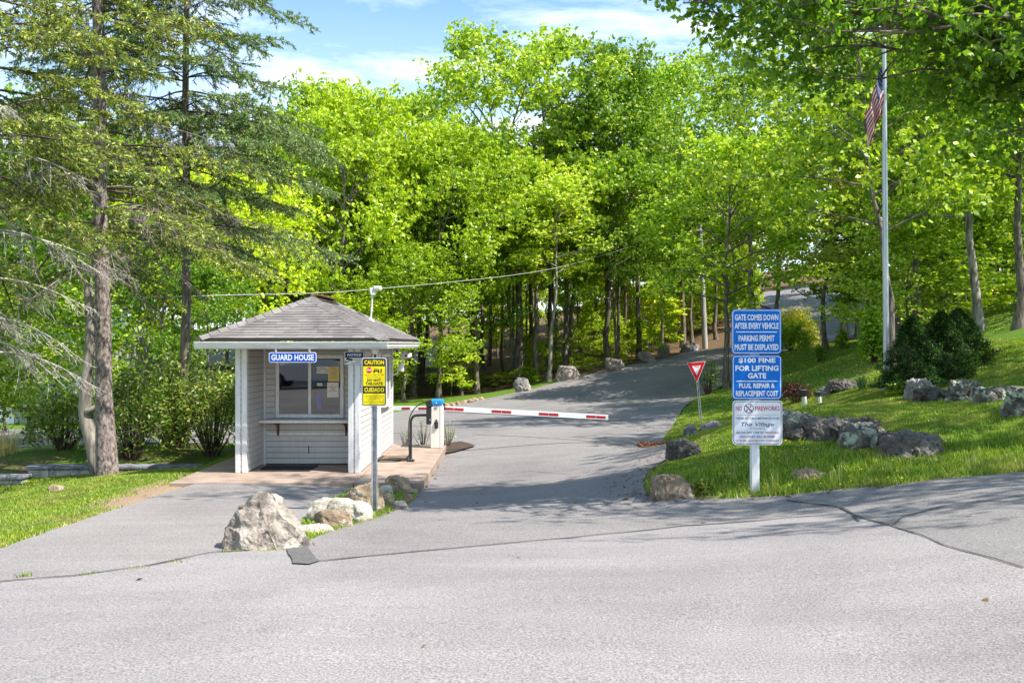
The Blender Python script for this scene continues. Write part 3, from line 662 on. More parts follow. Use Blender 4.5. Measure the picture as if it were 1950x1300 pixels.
# roof
EX0, EX1, EY0, EY1, EZ, AZ = -5.20, -2.13, 14.85, 19.93, 2.295, 3.045
RXc = (EX0 + EX1) / 2; run = (EX1 - EX0) / 2; AY0, AY1 = EY0 + run, EY1 - run
rr = random.Random(5)
roof = MB()
def slope(P0, P1, Q1, Q0):
    """shingle courses between eave P0-P1 and ridge Q0-Q1; every tab its own lifted leaf of mesh"""
    P0, P1, Q0, Q1 = map(Vector, (P0, P1, Q0, Q1)); nrm = (P1 - P0).cross(Q0 - P0).normalized()
    roof.add([P0, P1, Q1, Q0], [(0, 1, 2, 3)] if (Q1 - Q0).length > 1e-3 else [(0, 1, 2)], M['drip'])
    N = 16; ln = (Q0 - P0).length
    for i in range(N):
        t0, t1 = i / N, min(1, (i + 1.18) / N)
        A0, A1 = P0.lerp(Q0, t0), P1.lerp(Q1, t0); B0, B1 = P0.lerp(Q0, t1), P1.lerp(Q1, t1); W_ = (A1 - A0).length
        d = (P1 - P0).normalized(); x = 0.0
        while x < W_ - 1e-3:
            w = rr.choice((.17, .2, .25, .3, .33)); xe = min(W_, x + w)
            if W_ - xe < .05: xe = W_
            lo0, lo1 = A0 + d * x, A0 + d * xe
            def up(pt):
                q = pt + (nrm.cross(d)).normalized() * (ln * (t1 - t0)); s0 = (B0 - A0).dot(d); u = (q - B0).dot(d); u = max(0, min((B1 - B0).length, u)); return B0 + d * u
            hi0, hi1 = up(lo0), up(lo1)
            e = 0.012 + rr.random() * 0.004
            vs = [lo0 + nrm * e, lo1 + nrm * e, hi1 + nrm * .003, hi0 + nrm * .003, lo0 + nrm * .001, lo1 + nrm * .001]
            if (hi1 - hi0).length < 1e-3: roof.add(vs, [(0, 1, 2), (4, 5, 1, 0)], M['shingle'])
            else: roof.add(vs, [(0, 1, 2, 3), (4, 5, 1, 0)], M['shingle'])
            x = xe
c00, c10, c11, c01 = (EX0, EY0, EZ), (EX1, EY0, EZ), (EX1, EY1, EZ), (EX0, EY1, EZ)
a0, a1 = (RXc, AY0, AZ), (RXc, AY1, AZ)
slope(c00, c10, a0, a0); slope(c10, c11, a1, a0); slope(c11, c01, a1, a1); slope(c01, c00, a0, a1)
rf = roof.build('roof', gh)
# hip and ridge caps
def caps(p, q, name):
    p, q = Vector(p), Vector(q); m = MB(); L = (q - p).length; k = int(L / .17); d = (q - p) / L
    side = d.cross(Vector((0, 0, 1))).normalized()
    for i in range(k):
        a = p + d * (L * i / k - .01); b = p + d * min(L, L * (i + 1.25) / k); w = .125; dz = 0.065 if name == 'hip_cap' else 0.062
        m.add([a + side * w + Vector((0, 0, -dz + .04)), a + Vector((0, 0, .047)), a - side * w + Vector((0, 0, -dz + .04)),
               b + side * w + Vector((0, 0, -dz + .028)), b + Vector((0, 0, .03)), b - side * w + Vector((0, 0, -dz + .028))], [(0, 3, 4, 1), (1, 4, 5, 2), (0, 1, 2)], M['shingle'])
    m.build(name, rf)
for c_, a_ in ((c00, a0), (c10, a0), (c11, a1), (c01, a1)): caps(c_, a_, 'hip_cap')
caps(a0, a1, 'ridge_cap')
t = MB(); t.box(RXc - .11, RXc + .11, AY0 + .25, AY1 - .1, AZ + .05, AZ + .075, M['rust_bracket'], .01); t.build('ridge_vent', rf)
# drip edge, gutter, soffit
t = MB()
t.box(EX0 + .005, EX1 - .005, EY0 + .004, EY0 + .03, EZ - .045, EZ - .002, M['drip']); t.box(EX1 - .03, EX1 - .004, EY0 + .031, EY1 - .01, EZ - .045, EZ - .002, M['drip'])
t.box(EX0 + .004, EX0 + .03, EY0 + .031, EY1 - .01, EZ - .045, EZ - .002, M['drip']); t.build('drip_edge', rf)
def gutter(p, q, out):
    """K-profile gutter from p to q, out = outward direction"""
    prof = [(0, 0), (0, .002), (.055, .004), (.075, .045), (.082, .095), (.1, .105), (.1, .122), (.088, .122), (.07, .10), (.01, .03), (0, .03)]
    p, q, out = Vector(p), Vector(q), Vector(out); m = MB(); n = len(prof); vs = []
    for e in (p, q):
        for o_, z_ in prof: vs.append(e + out * o_ + Vector((0, 0, z_)))
    m.add(vs, [(i, (i + 1) % n, (i + 1) % n + n, i + n) for i in range(n)] + [tuple(range(n)), tuple(range(2 * n - 1, n - 1, -1))], M['gutter'])
    return m.build('gutter', gh)
gutter((EX0 - .07, EY0 + .02, 2.118), (EX1 + .07, EY0 + .02, 2.118), (0, -1, 0))
gutter((EX1 - .02, EY0 - .04, 2.117), (EX1 - .02, EY1 + .06, 2.117), (1, 0, 0))
gutter((EX0 + .02, EY1 + .06, 2.117), (EX0 + .02, EY0 - .04, 2.117), (-1, 0, 0))
t = MB(); t.box(EX0 + .03, EX1 - .03, EY0 + .03, EY1 - .03, 2.132, 2.15, M['soffit']); t.build('soffit', gh)

# roof mast with its camera
b_ = Vector((-2.95, 18.6, 2.70))
rm = thing('roof_camera_mast', 'thin white mast with a camera on the right roof slope of the guard house', 'camera mast', b_)
t = MB(); t.tube([b_ + Vector((0, 0, -.06)), b_ + Vector((.03, 0, .30)), b_ + Vector((.045, 0, .62))], .018, M['white'], 8); t.lathe(b_.x, b_.y, [(.10, b_.z - .05), (.05, b_.z + .02), (.02, b_.z + .05)], M['roof_pale'], 10); t.build('pole', rm)
t = MB(); x, y, z = b_ + Vector((.05, 0, .62)); t.box(x - .05, x + .06, y - .05, y + .05, z - .1, z - .02, M['white'], .012); t.box(x - .06, x + .02, y - .04, y + .04, z - .02, z + .05, M['white'], .01); t.build('bracket', rm)
t = MB(); t.box(x + .02, x + .19, y - .06, y + .04, z + .0, z + .085, M['white'], .015); t.box(x + .04, x + .15, y - .075, y - .061, z + .02, z + .07, M['roof_pale'], .004); t.build('camera_head', rm)

# things on the side wall and under the eave
s = thing('security_camera', 'pale bullet camera with a square lens hood on the back corner of the guard house', 'camera', (-2.35, 19.2, 1.9), 'cameras on the guard house')
t = MB(); t.box(-2.38, -2.16, 18.95, 19.30, 1.90, 2.02, M['soffit'], .03); t.build('housing', s)
t = MB(); t.box(-2.31, -2.18, 18.92, 18.949, 1.915, 1.995, M['white'], .01); t.box(-2.275, -2.225, 18.905, 18.919, 1.93, 1.975, M['black'], .004); t.build('lens_hood', s)
t = MB(); t.tube([(-2.60, 19.2, 1.88), (-2.3, 19.2, 1.87), (-2.27, 19.2, 1.90)], .014, M['soffit'], 8); t.build('bracket', s)
s = thing('security_camera', 'small white camera tucked up under the gutter beside the bullet camera', 'camera', (-2.5, 19.3, 2.06), 'cameras on the guard house')
t = MB(); t.box(-2.53, -2.42, 19.2, 19.36, 2.02, 2.10, M['white'], .02); t.build('housing', s)
t = MB(); t.disc(-2.475, 2.055, .026, 19.185, 19.199, M['black'], 12); t.build('lens', s)
s = thing('wall_lamp', 'white cylinder lamp on a curved conduit arm at the side of the guard house', 'wall lamp', (-2.37, 19.1, 1.7))
t = MB(); t.lathe(-2.37, 19.1, [(.0, 1.615), (.055, 1.615), (.06, 1.62), (.06, 1.80), (.055, 1.805), (0, 1.805)], M['white'], 16); t.build('lamp_shade', s)
t = MB(); t.tube([(-2.60, 19.1, 1.57), (-2.52, 19.1, 1.55), (-2.45, 19.1, 1.58), (-2.435, 19.1, 1.66), (-2.435, 19.1, 1.72)], .014, M['white'], 8); t.build('arm', s)
s = thing('dome_lamp', 'white bell-shaped dome hanging under the front right corner of the eave', 'lamp', (-2.315, 15.1, 2.13))
t = MB(); t.lathe(-2.315, 15.1, [(.062, 2.131), (.064, 2.11), (.055, 2.06), (.035, 2.035), (.015, 2.03), (0, 2.03)], M['white'], 18); t.build('dome_shade', s)
t = MB(); t.lathe(-2.315, 15.1, [(.016, 2.029), (.016, 1.96), (0, 1.955)], M['black'], 10); t.build('sensor', s)

# guard house sign hanging from the gutter
def post_text(mb, rows, x0, z0, W_, H_, y, cx0):
    for t, u, v, w, h, m, bold, sh in rows: mb.text(t, cx0 + u, z0 + v, w, h, y, m, bold, sh)
gy = 14.80; gl, gr_, gt, gb = at(512, 670, gy), at(602.5, 690, gy), at(0, 670.5, gy).z, at(0, 690, gy).z
gcx, gcz, gw, gh_ = (gl.x + gr_.x) / 2, (gt + gb) / 2, gr_.x - gl.x, gt - gb
s = thing('guard_house_sign', 'long blue plate lettered GUARD HOUSE hanging from the gutter', 'sign', (gcx, gy, gb))
t = MB(); t.rrect(gcx, gcz, gw, gh_, .035, gy, gy + .006, M['sign_white']); t.rrect(gcx, gcz, gw - .022, gh_ - .022, .027, gy - .002, gy, M['sign_royal']); t.build('plate', s)
t = MB(); t.text('GUARD HOUSE', gcx, gcz, gw * .90, gh_ * .60, gy - .004, M['sign_white'], .028); t.build('lettering', s)
for u in (-.355, .355):
    t = MB(); x = gcx + u * gw; t.box(x - .016, x + .016, gy + .007, gy + .02, gt - .04, 2.20, M['white']); t.box(x - .014, x + .014, gy - .006, gy - .0025, gt - .02, gt + .045, M['galv']); t.build('hanger', s)

# surveillance notice on the right post
ny = HY0 - .03; nl, nr = at(655.5, 669, ny), at(694, 694, ny); ncx, ncz, nw, nh = (nl.x + nr.x) / 2, (nl.z + nr.z) / 2, nr.x - nl.x, nl.z - nr.z
s = thing('surveillance_sign', 'NOTICE plate with camera picture screwed to the right post of the guard house', 'sign', (ncx, ny, nr.z))
t = MB(); t.rrect(ncx, ncz, nw, nh, .012, ny, ny + .007, M['sign_black']); t.rrect(ncx, ncz, nw - .008, nh - .008, .01, ny - .002, ny, M['sign_white']); t.rrect(ncx, ncz + nh * .23, nw - .03, nh * .43, .008, ny - .004, ny - .0021, M['sign_navy']); t.build('plate', s)
t = MB()
t.text('NOTICE', ncx, ncz + nh * .235, nw * .70, nh * .19, ny - .006, M['sign_white'], .03, .25)
t.text('THIS AREA IS UNDER', ncx + nw * .1, ncz - nh * .06, nw * .62, nh * .05, ny - .004, M['sign_black'])
for k, (w_, tx) in enumerate(((.44, '24 HOUR'), (.30, 'VIDEO'), (.60, 'SURVEILLANCE'))): t.text(tx, ncx + nw * (.20 if k < 2 else .13), ncz - nh * (.15 + .125 * k), nw * w_, nh * .08, ny - .004, M['sign_black'], .02)
t.build('lettering', s)
t = MB()
cx_, cz_ = ncx - nw * .25, ncz - nh * .17
t.prism_xz([(cx_ - .06, cz_ + .01), (cx_ + .05, cz_ - .012), (cx_ + .065, cz_ + .005), (cx_ + .05, cz_ + .022), (cx_ - .035, cz_ + .045)], ny - .005, ny - .0025, M['sign_black'])
t.prism_xz([(cx_ - .07, cz_ - .055), (cx_ - .055, cz_ - .055), (cx_ - .055, cz_ - .04), (cx_ - .005, cz_ - .028), (cx_ + .01, cz_ - .008), (cx_ - .01, cz_ - .01), (cx_ - .02, cz_ - .02), (cx_ - .055, cz_ - .022), (cx_ - .07, cz_ - .005)], ny - .005, ny - .0025, M['sign_black'])
t.build('camera_pictogram', s)

# papers on the window
py_ = RY - .033
def paper(px0, px1, py0, py1, mat, label, rows):
    a, b = at(px0, py0, py_), at(px1, py1, py_); w, h = b.x - a.x, a.z - b.z
    s = thing('paper_notice', label, 'notice', ((a.x + b.x) / 2, py_, b.z))
    t = MB(); t.box(a.x, b.x, py_ - .002, py_, b.z, a.z, mat); t.build('paper_sheet', s)
    t = MB()
    for kind, u, v, ww, hh, m in rows:
        x, z = a.x + w * u, a.z - h * v; t.row()
        if kind == 'line': t.box(x - w * ww / 2, x + w * ww / 2, py_ - .0035, py_ - .0022, z - h * hh / 2, z + h * hh / 2, m)
        else: t.disc(x, z, h * hh, py_ - .0035, py_ - .0022, m, 16); t.disc(x, z, h * hh * .75, py_ - .0045, py_ - .0037, M['paper_w'], 16); t.prism_xz([(x - h * hh * .7, z + h * hh * .5), (x - h * hh * .5, z + h * hh * .7), (x + h * hh * .7, z - h * hh * .5), (x + h * hh * .5, z - h * hh * .7)][::-1], py_ - .006, py_ - .005, m)
    if t.v: t.build('print', s)
paper(603, 625, 698, 711, M['paper_w'], 'cream notice with two round prohibition marks in the guard house window', [('ring', .15, .5, 0, .28, M['ink']), ('ring', .85, .5, 0, .28, M['ink'])] + [('line', .5, v, .4, .06, M['ink']) for v in (.15, .3, .45)] + [('line', .5, .85, .55, .05, M['ink'])])
paper(625, 646, 698, 726, M['paper_y'], 'yellow paper notice taped inside the guard house window', [('line', .5, .13, .4, .03, M['letter_red'])] + [('line', .5, v, w_, .02, M['ink']) for v, w_ in ((.32, .7), (.4, .5), (.48, .5), (.58, .7), (.66, .6), (.74, .65))])
paper(623, 645, 728, 756, M['paper_w'], 'white paper notice with red print below the yellow one', [('line', .45, .17, .2, .03, M['letter_red'])] + [('line', .5, v, w_, .035, M['letter_red']) for v, w_ in ((.3, .7), (.43, .4), (.56, .65))])
paper(604, 614, 729, 734.5, M['paper_g'], 'small green sticker in the middle of the right window pane', [])
paper(603.5, 612.5, 751, 779, M['paper_p'], 'violet paper strip low in the right window pane', [('line', .5, v, .6, .02, M['ink']) for v in (.3, .5, .7, .85)])

# mats
t = MB(); t.box(-4.42, -3.50, 15.62, 16.10, 0.001, 0.02, M['rubber'], .006)
tag(t.build('door_mat', loc=(-3.96, 15.86, 0)), 'black rubber mat below the service window of the guard house', 'mat')
s = thing('door_mat', 'brown coir mat with black border by the side door of the guard house', 'mat', (-2.2, 17.2, 0))
t = MB(); t.box(-2.55, -1.98, 16.85, 17.55, 0.002, 0.018, M['rubber'], .005); t.build('border', s)
t = MB(); t.box(-2.49, -2.04, 16.92, 17.48, 0.0185, 0.026, M['mat_brown'], .003); t.build('coir_pad', s)

# ------------------------------------------------------------------ barrier gate
gx0, gx1, gY0, gY1 = at(820, 0, 18.85).x, at(842, 0, 18.85).x, 18.85, 19.15
bg_ = thing('barrier_gate', 'white boom gate cabinet with blue cap and striped arm across the entry lane', 'barrier gate', ((gx0 + gx1) / 2, 19, 0))
t = MB(); t.box(gx0, gx1, gY0, gY1, 0.002, .905, M['ivory'], .012); t.box(gx1 - .004, gx1 + .012, gY0 + .03, gY1 - .03, .05, .86, M['ivory'], .004); t.box(gx1 - .05, gx1 - .045, gY0 - .003, gY0, .03, .88, M['ink']); t.build('cabinet', bg_)
t = MB(); t.box(gx0 - .012, gx1 + .015, gY0 - .015, gY1 + .015, .906, 1.03, M['blue_cap'], .025); c_ = t.build('cap', bg_)
t = MB(); t.disc((gx0 + gx1) / 2, .965, .013, gY0 - .019, gY0 - .0155, M['sign_white'], 12); t.build('cap_dot', c_)
t = MB(); x = (gx0 + gx1) / 2 - .01; t.disc(x, .855, .036, gY0 - .006, gY0 - .0005, M['sign_black'], 20); t.disc(x, .855, .028, gY0 - .009, gY0 - .0065, M['sign_white'], 20); t.rrect(x, .855, .036, .026, .006, gY0 - .011, gY0 - .0095, M['sign_black']); t.build('emblem', bg_)
t = MB(); x = (gx0 + gx1) / 2; t.box(x - .04, x + .04, gY0 - .035, gY0 - .0005, .42, .57, M['rubber'], .016); t.box(x - .02, x + .02, gY0 - .02, gY0 - .0005, .571, .61, M['black'], .006); t.build('lock_cover', bg_)
# arm: droops slightly towards its free end
ax0, ax1 = gx0 - .02, at(1158, 0, 19.3).x
az = lambda x: at(0, 777.5, 19.3).z + (x - gx1) / (ax1 - gx1) * (at(0, 794.5, 19.3).z - at(0, 777.5, 19.3).z)
t = MB()
t.add([(ax0, 19.27, az(ax0) - .052), (ax1, 19.27, az(ax1) - .052), (ax1, 19.27, az(ax1) + .052), (ax0, 19.27, az(ax0) + .052), (ax0, 19.33, az(ax0) - .052), (ax1, 19.33, az(ax1) - .052), (ax1, 19.33, az(ax1) + .052), (ax0, 19.33, az(ax0) + .052)], [(0, 1, 2, 3), (5, 4, 7, 6), (3, 2, 6, 7), (4, 5, 1, 0), (1, 5, 6, 2), (4, 0, 3, 7)], M['white'])
t.tube([(ax0 + .3, 19.3, az(ax0 + .3) - .058), (ax1 - .1, 19.3, az(ax1 - .1) - .058)], .012, M['black'], 6)
arm = t.build('arm', bg_)
for px0 in (845.5, 935.9, 1026, 1116):
    for k in range(2):
        xa, xb = at(px0 + 19 * k + .3, 0, 19.27).x, at(px0 + 19 * k + 18.4, 0, 19.27).x
        t = MB(); t.add([(xa, 19.266, az(xa) - .027), (xb, 19.266, az(xb) - .027), (xb, 19.266, az(xb) + .027), (xa, 19.266, az(xa) + .027)], [(0, 1, 2, 3)], M['arm_red']); t.build('reflector', arm)
t = MB(); t.box(gx0 + .03, gx1 + .03, gY1 + .02, gY1 + .115, .80, .93, M['black'], .01); t.build('arm_clamp', bg_)
# second arm across the exit lane, seen behind the cabinet
by, za = 22.9, at(0, 777, 22.9).z; bx0, bx1 = -5.6, at(822, 0, 22.9).x; gz2 = g1(-5.6, by)
b2 = thing('barrier_gate', 'second boom gate behind the guard house with its striped arm across the exit lane', 'barrier gate', (-5.75, by, gz2))
t = MB(); t.box(-5.9, -5.6, by - .45, by - .06, gz2 - .02, za + .12, M['ivory'], .012); t.build('cabinet', b2)
t = MB(); t.box(-5.92, -5.58, by - .47, by - .04, za + .121, za + .24, M['blue_cap'], .02); t.build('cap', b2)
t = MB(); t.box(bx0, bx1, by - .03, by + .03, za - .052, za + .052, M['white'], .003); arm2 = t.build('arm', b2)
for px0 in (729, 765.5, 797):
    t = MB(); xa, xb = at(px0, 0, by).x, at(px0 + 15.5, 0, by).x; t.box(xa, xb, by - .036, by - .0305, za - .026, za + .026, M['arm_red']); t.build('reflector', arm2)

# card reader on a gooseneck
kp = Vector((-1.90, 16.75, 0.001))
kr = thing('card_reader', 'black gooseneck post with a black reader box beside the gate cabinet', 'card reader', kp)
t = MB(); t.tube([kp, kp + Vector((0, 0, .74)), kp + Vector((.015, 0, .80)), kp + Vector((.05, 0, .845)), kp + Vector((.11, 0, .865)), kp + Vector((.30, 0, .868))], .024, M['black'], 12); t.build('gooseneck', kr)
t = MB(); t.box(kp.x - .07, kp.x + .07, kp.y - .07, kp.y + .07, 0.002, .03, M['black'], .006); t.lathe(kp.x, kp.y, [(.04, .03), (.035, .06), (.025, .06)], M['black'], 12); t.build('base_plate', kr)
rx = kp.x + .30
t = MB(); t.box(rx - .005, rx + .085, kp.y - .07, kp.y + .07, .70, 1.03, M['black'], .012); t.add([(rx, kp.y - .075, 1.03), (rx + .11, kp.y - .075, 1.03), (rx + .11, kp.y + .075, 1.03), (rx, kp.y + .075, 1.03), (rx - .02, kp.y - .075, 1.12), (rx + .08, kp.y - .075, 1.16), (rx + .08, kp.y + .075, 1.16), (rx - .02, kp.y + .075, 1.12)], [(3, 2, 1, 0), (4, 5, 6, 7), (0, 1, 5, 4), (1, 2, 6, 5), (2, 3, 7, 6), (3, 0, 4, 7)], M['black']); rb = t.build('reader_box', kr)
t = MB(); t.prism_xz([(rx + .05, .77), (rx + .08, .77), (rx + .075, .82)], kp.y - .074, kp.y - .0705, M['galv']); t.build('emblem', rb)
pts = [(rx + .01, kp.y - .02, 1.10), (rx - .09, kp.y - .03, 1.09), (rx - .22, kp.y - .03, 1.0), (rx - .315, kp.y - .03, .83), (rx - .335, kp.y - .03, .62), (rx - .33, kp.y - .028, .3), (rx - .33, kp.y - .028, .12), (rx - .40, kp.y - .05, .045), (rx - .55, kp.y - .08, .012), (rx - .95, kp.y - .10, .012)]
def smooth_line(p, k=6):
    p = [Vector(q) for q in p]; o = []
    for i in range(len(p) - 1):
        a, b, c, d = p[max(0, i - 1)], p[i], p[i + 1], p[min(len(p) - 1, i + 2)]
        for j in range(k):
            t_ = j / k; o.append(0.5 * ((2 * b) + (c - a) * t_ + (2 * a - 5 * b + 4 * c - d) * t_ ** 2 + (3 * b - a - 3 * c + d) * t_ ** 3))
    return o + [p[-1]]
t = MB(); t.tube(smooth_line(pts), .011, M['black'], 6); t.build('cable', kr)

# ------------------------------------------------------------------ signs on posts
# caution sign
cy = 10.6; b_ = H3(713, 976); cy = b_.y
L_, R_, T_, B_ = at(689.5, 0, cy).x, at(736.3, 0, cy).x, at(0, 681, cy).z, at(0, 772.5, cy).z
cx, cz, w, h = (L_ + R_) / 2, (T_ + B_) / 2, R_ - L_, T_ - B_
s = thing('caution_sign', 'yellow and black CAUTION CUIDADO gate sign on a perforated steel post', 'sign', (at(713, 0, cy).x, cy, b_.z))
t = MB(); yy = cy - .012
t.rrect(cx, cz, w, h, .03, yy, yy + .004, M['sign_white']); t.rrect(cx, cz, w - .014, h - .014, .025, yy - .0018, yy, M['sign_black'])
f0 = yy - .0036
def band(z0f, z1f, m, inset=.010): t.box(L_ + .007 + inset, R_ - .007 - inset, f0, yy - .0019, T_ - h * z1f, T_ - h * z0f, m)
band(.178, .585, M['sign_yellow']); t.rrect(cx, T_ - h * .865, w - .034, h * .22, .015, f0, yy - .0019, M['sign_yellow'])
t.box(L_ + .017, R_ - .017, f0 + .0002, yy - .0019, T_ - h * .80, T_ - h * .742, M['sign_yellow'])
t.build('plate', s)
t = MB(); f1 = f0 - .002; X = lambda u: cx + u * w; Z = lambda v: T_ - v * h
t.text('CAUTION', X(0), Z(.095), w * .80, h * .092, f1, M['sign_yellow'], .03); t.text('CUIDADO', X(0), Z(.664), w * .80, h * .092, f1, M['sign_yellow'], .03)
for tx, v, ww, hh in (('GATE CLOSES AFTER', .352, .78, .026), ('EACH VEHICLE', .40, .56, .026), ('LA BARRERA DE SEGURIDAD', .775 + .012, .80, .020), ('SE CIERRA DESPUES DE', .825, .66, .020), ('CADA VEHICULO', .862, .46, .020), ('NO TE CERRE AL VEHICULO', .910, .78, .020), ('DEL FRENTE', .948, .36, .020)):
    t.text(tx, X(0), Z(v), w * ww, h * hh, f1, M['sign_black'], .0)
t.text('DO NOT', X(0), Z(.462), w * .56, h * .058, f1, M['sign_black'], .028); t.text('TAILGATE', X(0), Z(.533), w * .70, h * .058, f1, M['sign_black'], .028); t.text('1', X(.285), Z(.27), w * .05, h * .085, f1, M['sign_black'], .05)
t.build('lettering', s)
t = MB(); t.disc(X(-.20), Z(.255), w * .125, f1, f0 - .0005, M['sign_red'], 8, math.pi / 8); t.text('STOP', X(-.20), Z(.255), w * .20, h * .045, f1 - .002, M['sign_white'], .03); t.build('stop_symbol', s)
t = MB(); q = lambda pts, m: t.prism_xz(pts, f1, f0 - .0005, m)
def qb(u0, u1, v0, v1, m): t.box(X(u0), X(u1), f1, f0 - .0005, Z(v1), Z(v0), m)
qb(-.03, .21, .262, .285, M['sign_black']); qb(-.03, .03, .285, .312, M['sign_black']); qb(.15, .21, .285, .312, M['sign_black']); qb(.0, .18, .236, .245, M['sign_black']); qb(-.01, .02, .245, .262, M['sign_black']); qb(.16, .19, .245, .262, M['sign_black'])
for k in range(5): qb(-.02 + .05 * k, .005 + .05 * k, .205 + .008 * k, .217 + .008 * k, M['sign_red'])
t.build('car_symbol', s)
pxc = at(713, 0, cy).x; t = MB(); zt = T_ - .03; zb = b_.z - .15
t.box(pxc - .014, pxc + .014, cy + .028, cy + .032, zb, zt, M['galv'])
for sg in (-1, 1):
    t.add([(pxc + sg * .014, cy + .030, zb), (pxc + sg * .024, cy, zb), (pxc + sg * .038, cy, zb), (pxc + sg * .014, cy + .030, zt), (pxc + sg * .024, cy, zt), (pxc + sg * .038, cy, zt)], [(0, 1, 4, 3), (1, 2, 5, 4)], M['galv'])
    t.box(min(pxc + sg * .024, pxc + sg * .038), max(pxc + sg * .024, pxc + sg * .038), cy - .003, cy, zb, zt - .02, M['galv'])
post = t.build('post', s)
t = MB(); z = b_.z + .03
while z < B_ - .02: t.disc(pxc, z, .0048, cy + .026, cy + .0275, M['black'], 8); z += .0254
t.build('post_holes', post)
for v in (.045, .955): t = MB(); t.disc(X(0), Z(v), .006, yy - .008, yy - .003, M['galv'], 8); t.build('bolt', s)

# three stacked signs on a white post
b_ = H3(1439, 938); sy = b_.y
s = thing('gate_rules_sign', 'white post carrying two blue gate rule panels above a white NO FIREWORKS panel', 'sign', (b_.x, sy, b_.z))
pw = .047
t = MB(); t.box(b_.x - pw, b_.x + pw, sy, sy + 2 * pw, b_.z - .2, at(0, 593, sy).z, M['white_post'], .006); t.build('post', s)
def panel(px0, px1, py0, py1, base, edge):
    L_, R_, T_, B_ = at(px0, 0, sy).x, at(px1, 0, sy).x, at(0, py0, sy).z, at(0, py1, sy).z
    cx, cz, w, h = (L_ + R_) / 2, (T_ + B_) / 2, R_ - L_, T_ - B_; y = sy - .014; t = MB()
    t.rrect(cx, cz, w, h, .045, y, y + .004, base); t.rrect(cx, cz, w - .022, h - .022, .038, y - .0012, y, edge); t.rrect(cx, cz, w - .038, h - .038, .032, y - .0024, y - .0013, base)
    p = t.build('panel', s)
    X = lambda u: cx + u * w; Z = lambda v: T_ - v * h
    return p, X, Z, w, h, y - .004
def bolts(p, X, Z, y):
    for v in (.035, .965):
        t = MB(); t.disc(X(0), Z(v), .009, y - .004, y + .0015, M['galv'], 10); t.build('bolt', p)
p, X, Z, w, h, y = panel(1392.5, 1487.5, 588.5, 674, M['sign_blue'], M['sign_white']); p['label'] = 'blue panel about the gate and parking permits'
t = MB()
for tx, v, ww in (('GATE COMES DOWN', .185, .87), ('AFTER EVERY VEHICLE', .372, .88), ('PARKING PERMIT', .648, .72), ('MUST BE DISPLAYED', .845, .88)): t.text(tx, X(0), Z(v), w * ww, h * .135, y, M['sign_white'], .03)
t.row(); t.box(X(-.41), X(.41), y, y + .0012, Z(.518), Z(.498), M['sign_white']); t.build('lettering', p); bolts(p, X, Z, y)
p, X, Z, w, h, y = panel(1393.5, 1488, 676, 760, M['sign_blue'], M['sign_white']); p['label'] = 'blue panel about the fine for lifting the gate'
t = MB()
for tx, v, ww, hh in (('$100 FINE', .125, .74, .125), ('FOR LIFTING', .295, .87, .125), ('GATE', .465, .37, .125), ('PLUS, REPAIR &', .70, .72, .13), ('REPLACEMENT COST', .865, .85, .125)): t.text(tx, X(0), Z(v), w * ww, h * hh, y, M['sign_white'], .035)
t.row(); t.box(X(-.42), X(.42), y, y + .0012, Z(.598), Z(.578), M['sign_white']); t.build('lettering', p); bolts(p, X, Z, y)
p, X, Z, w, h, y = panel(1394.5, 1489, 762, 846.5, M['sign_white'], M['letter_blue']); p['label'] = 'white panel forbidding fireworks'
t = MB()
t.text('NO', X(-.375), Z(.178), w * .125, h * .105, y, M['letter_red'], .015); t.text('FIREWORKS', X(.20), Z(.178), w * .49, h * .105, y, M['letter_red'], .015)
t.row(); t.box(X(-.42), X(.42), y, y + .0012, Z(.328), Z(.322), M['ink'])
t.text('UNDER', X(-.355), Z(.40), w * .165, h * .048, y, M['letter_blue'], .01); t.text('NO', X(-.215), Z(.40), w * .07, h * .048, y, M['letter_red'], .01); t.text('CIRCUMSTANCES DOES', X(.145), Z(.40), w * .60, h * .048, y, M['letter_blue'], .01)
t.text('The Village', X(0), Z(.548), w * .66, h * .115, y, M['letter_blue'], .008, .25); t.text('at Camelback', X(0), Z(.628), w * .31, h * .03, y, M['letter_blue'])
t.text('ALLOW ANY TYPE OF', X(-.155), Z(.722), w * .55, h * .05, y, M['letter_blue'], .01); t.text('FIREWORKS', X(.295), Z(.722), w * .29, h * .05, y, M['letter_red'], .01)
t.text('VIOLATORS WILL BE FINED', X(0), Z(.815), w * .71, h * .05, y, M['letter_blue'], .01); t.text('1ST $1000. INCIDENT-NO WARNINGS', X(0), Z(.907), w * .88, h * .048, y, M['letter_red'], .01)
t.build('lettering', p)
t = MB(); cx_, cz_, r = X(-.175), Z(.178), h * .108
t.disc(cx_, cz_, r, y, y + .0012, M['sign_navy'], 28); t.disc(cx_, cz_, r * .86, y - .0014, y - .0002, M['sign_white'], 28)
for du, dv in ((.35, .4), (-.35, -.4)): t.disc(cx_ + r * du, cz_ + r * dv, r * .22, y - .0028, y - .0016, M['letter_red'], 8)
c45 = r * .68; e = r * .07; t.prism_xz([(cx_ - c45 - e, cz_ + c45 - e), (cx_ + c45 - e, cz_ - c45 - e), (cx_ + c45 + e, cz_ - c45 + e), (cx_ - c45 + e, cz_ + c45 + e)], y - .0042, y - .003, M['sign_navy'])
t.build('prohibition_symbol', p); bolts(p, X, Z, y)

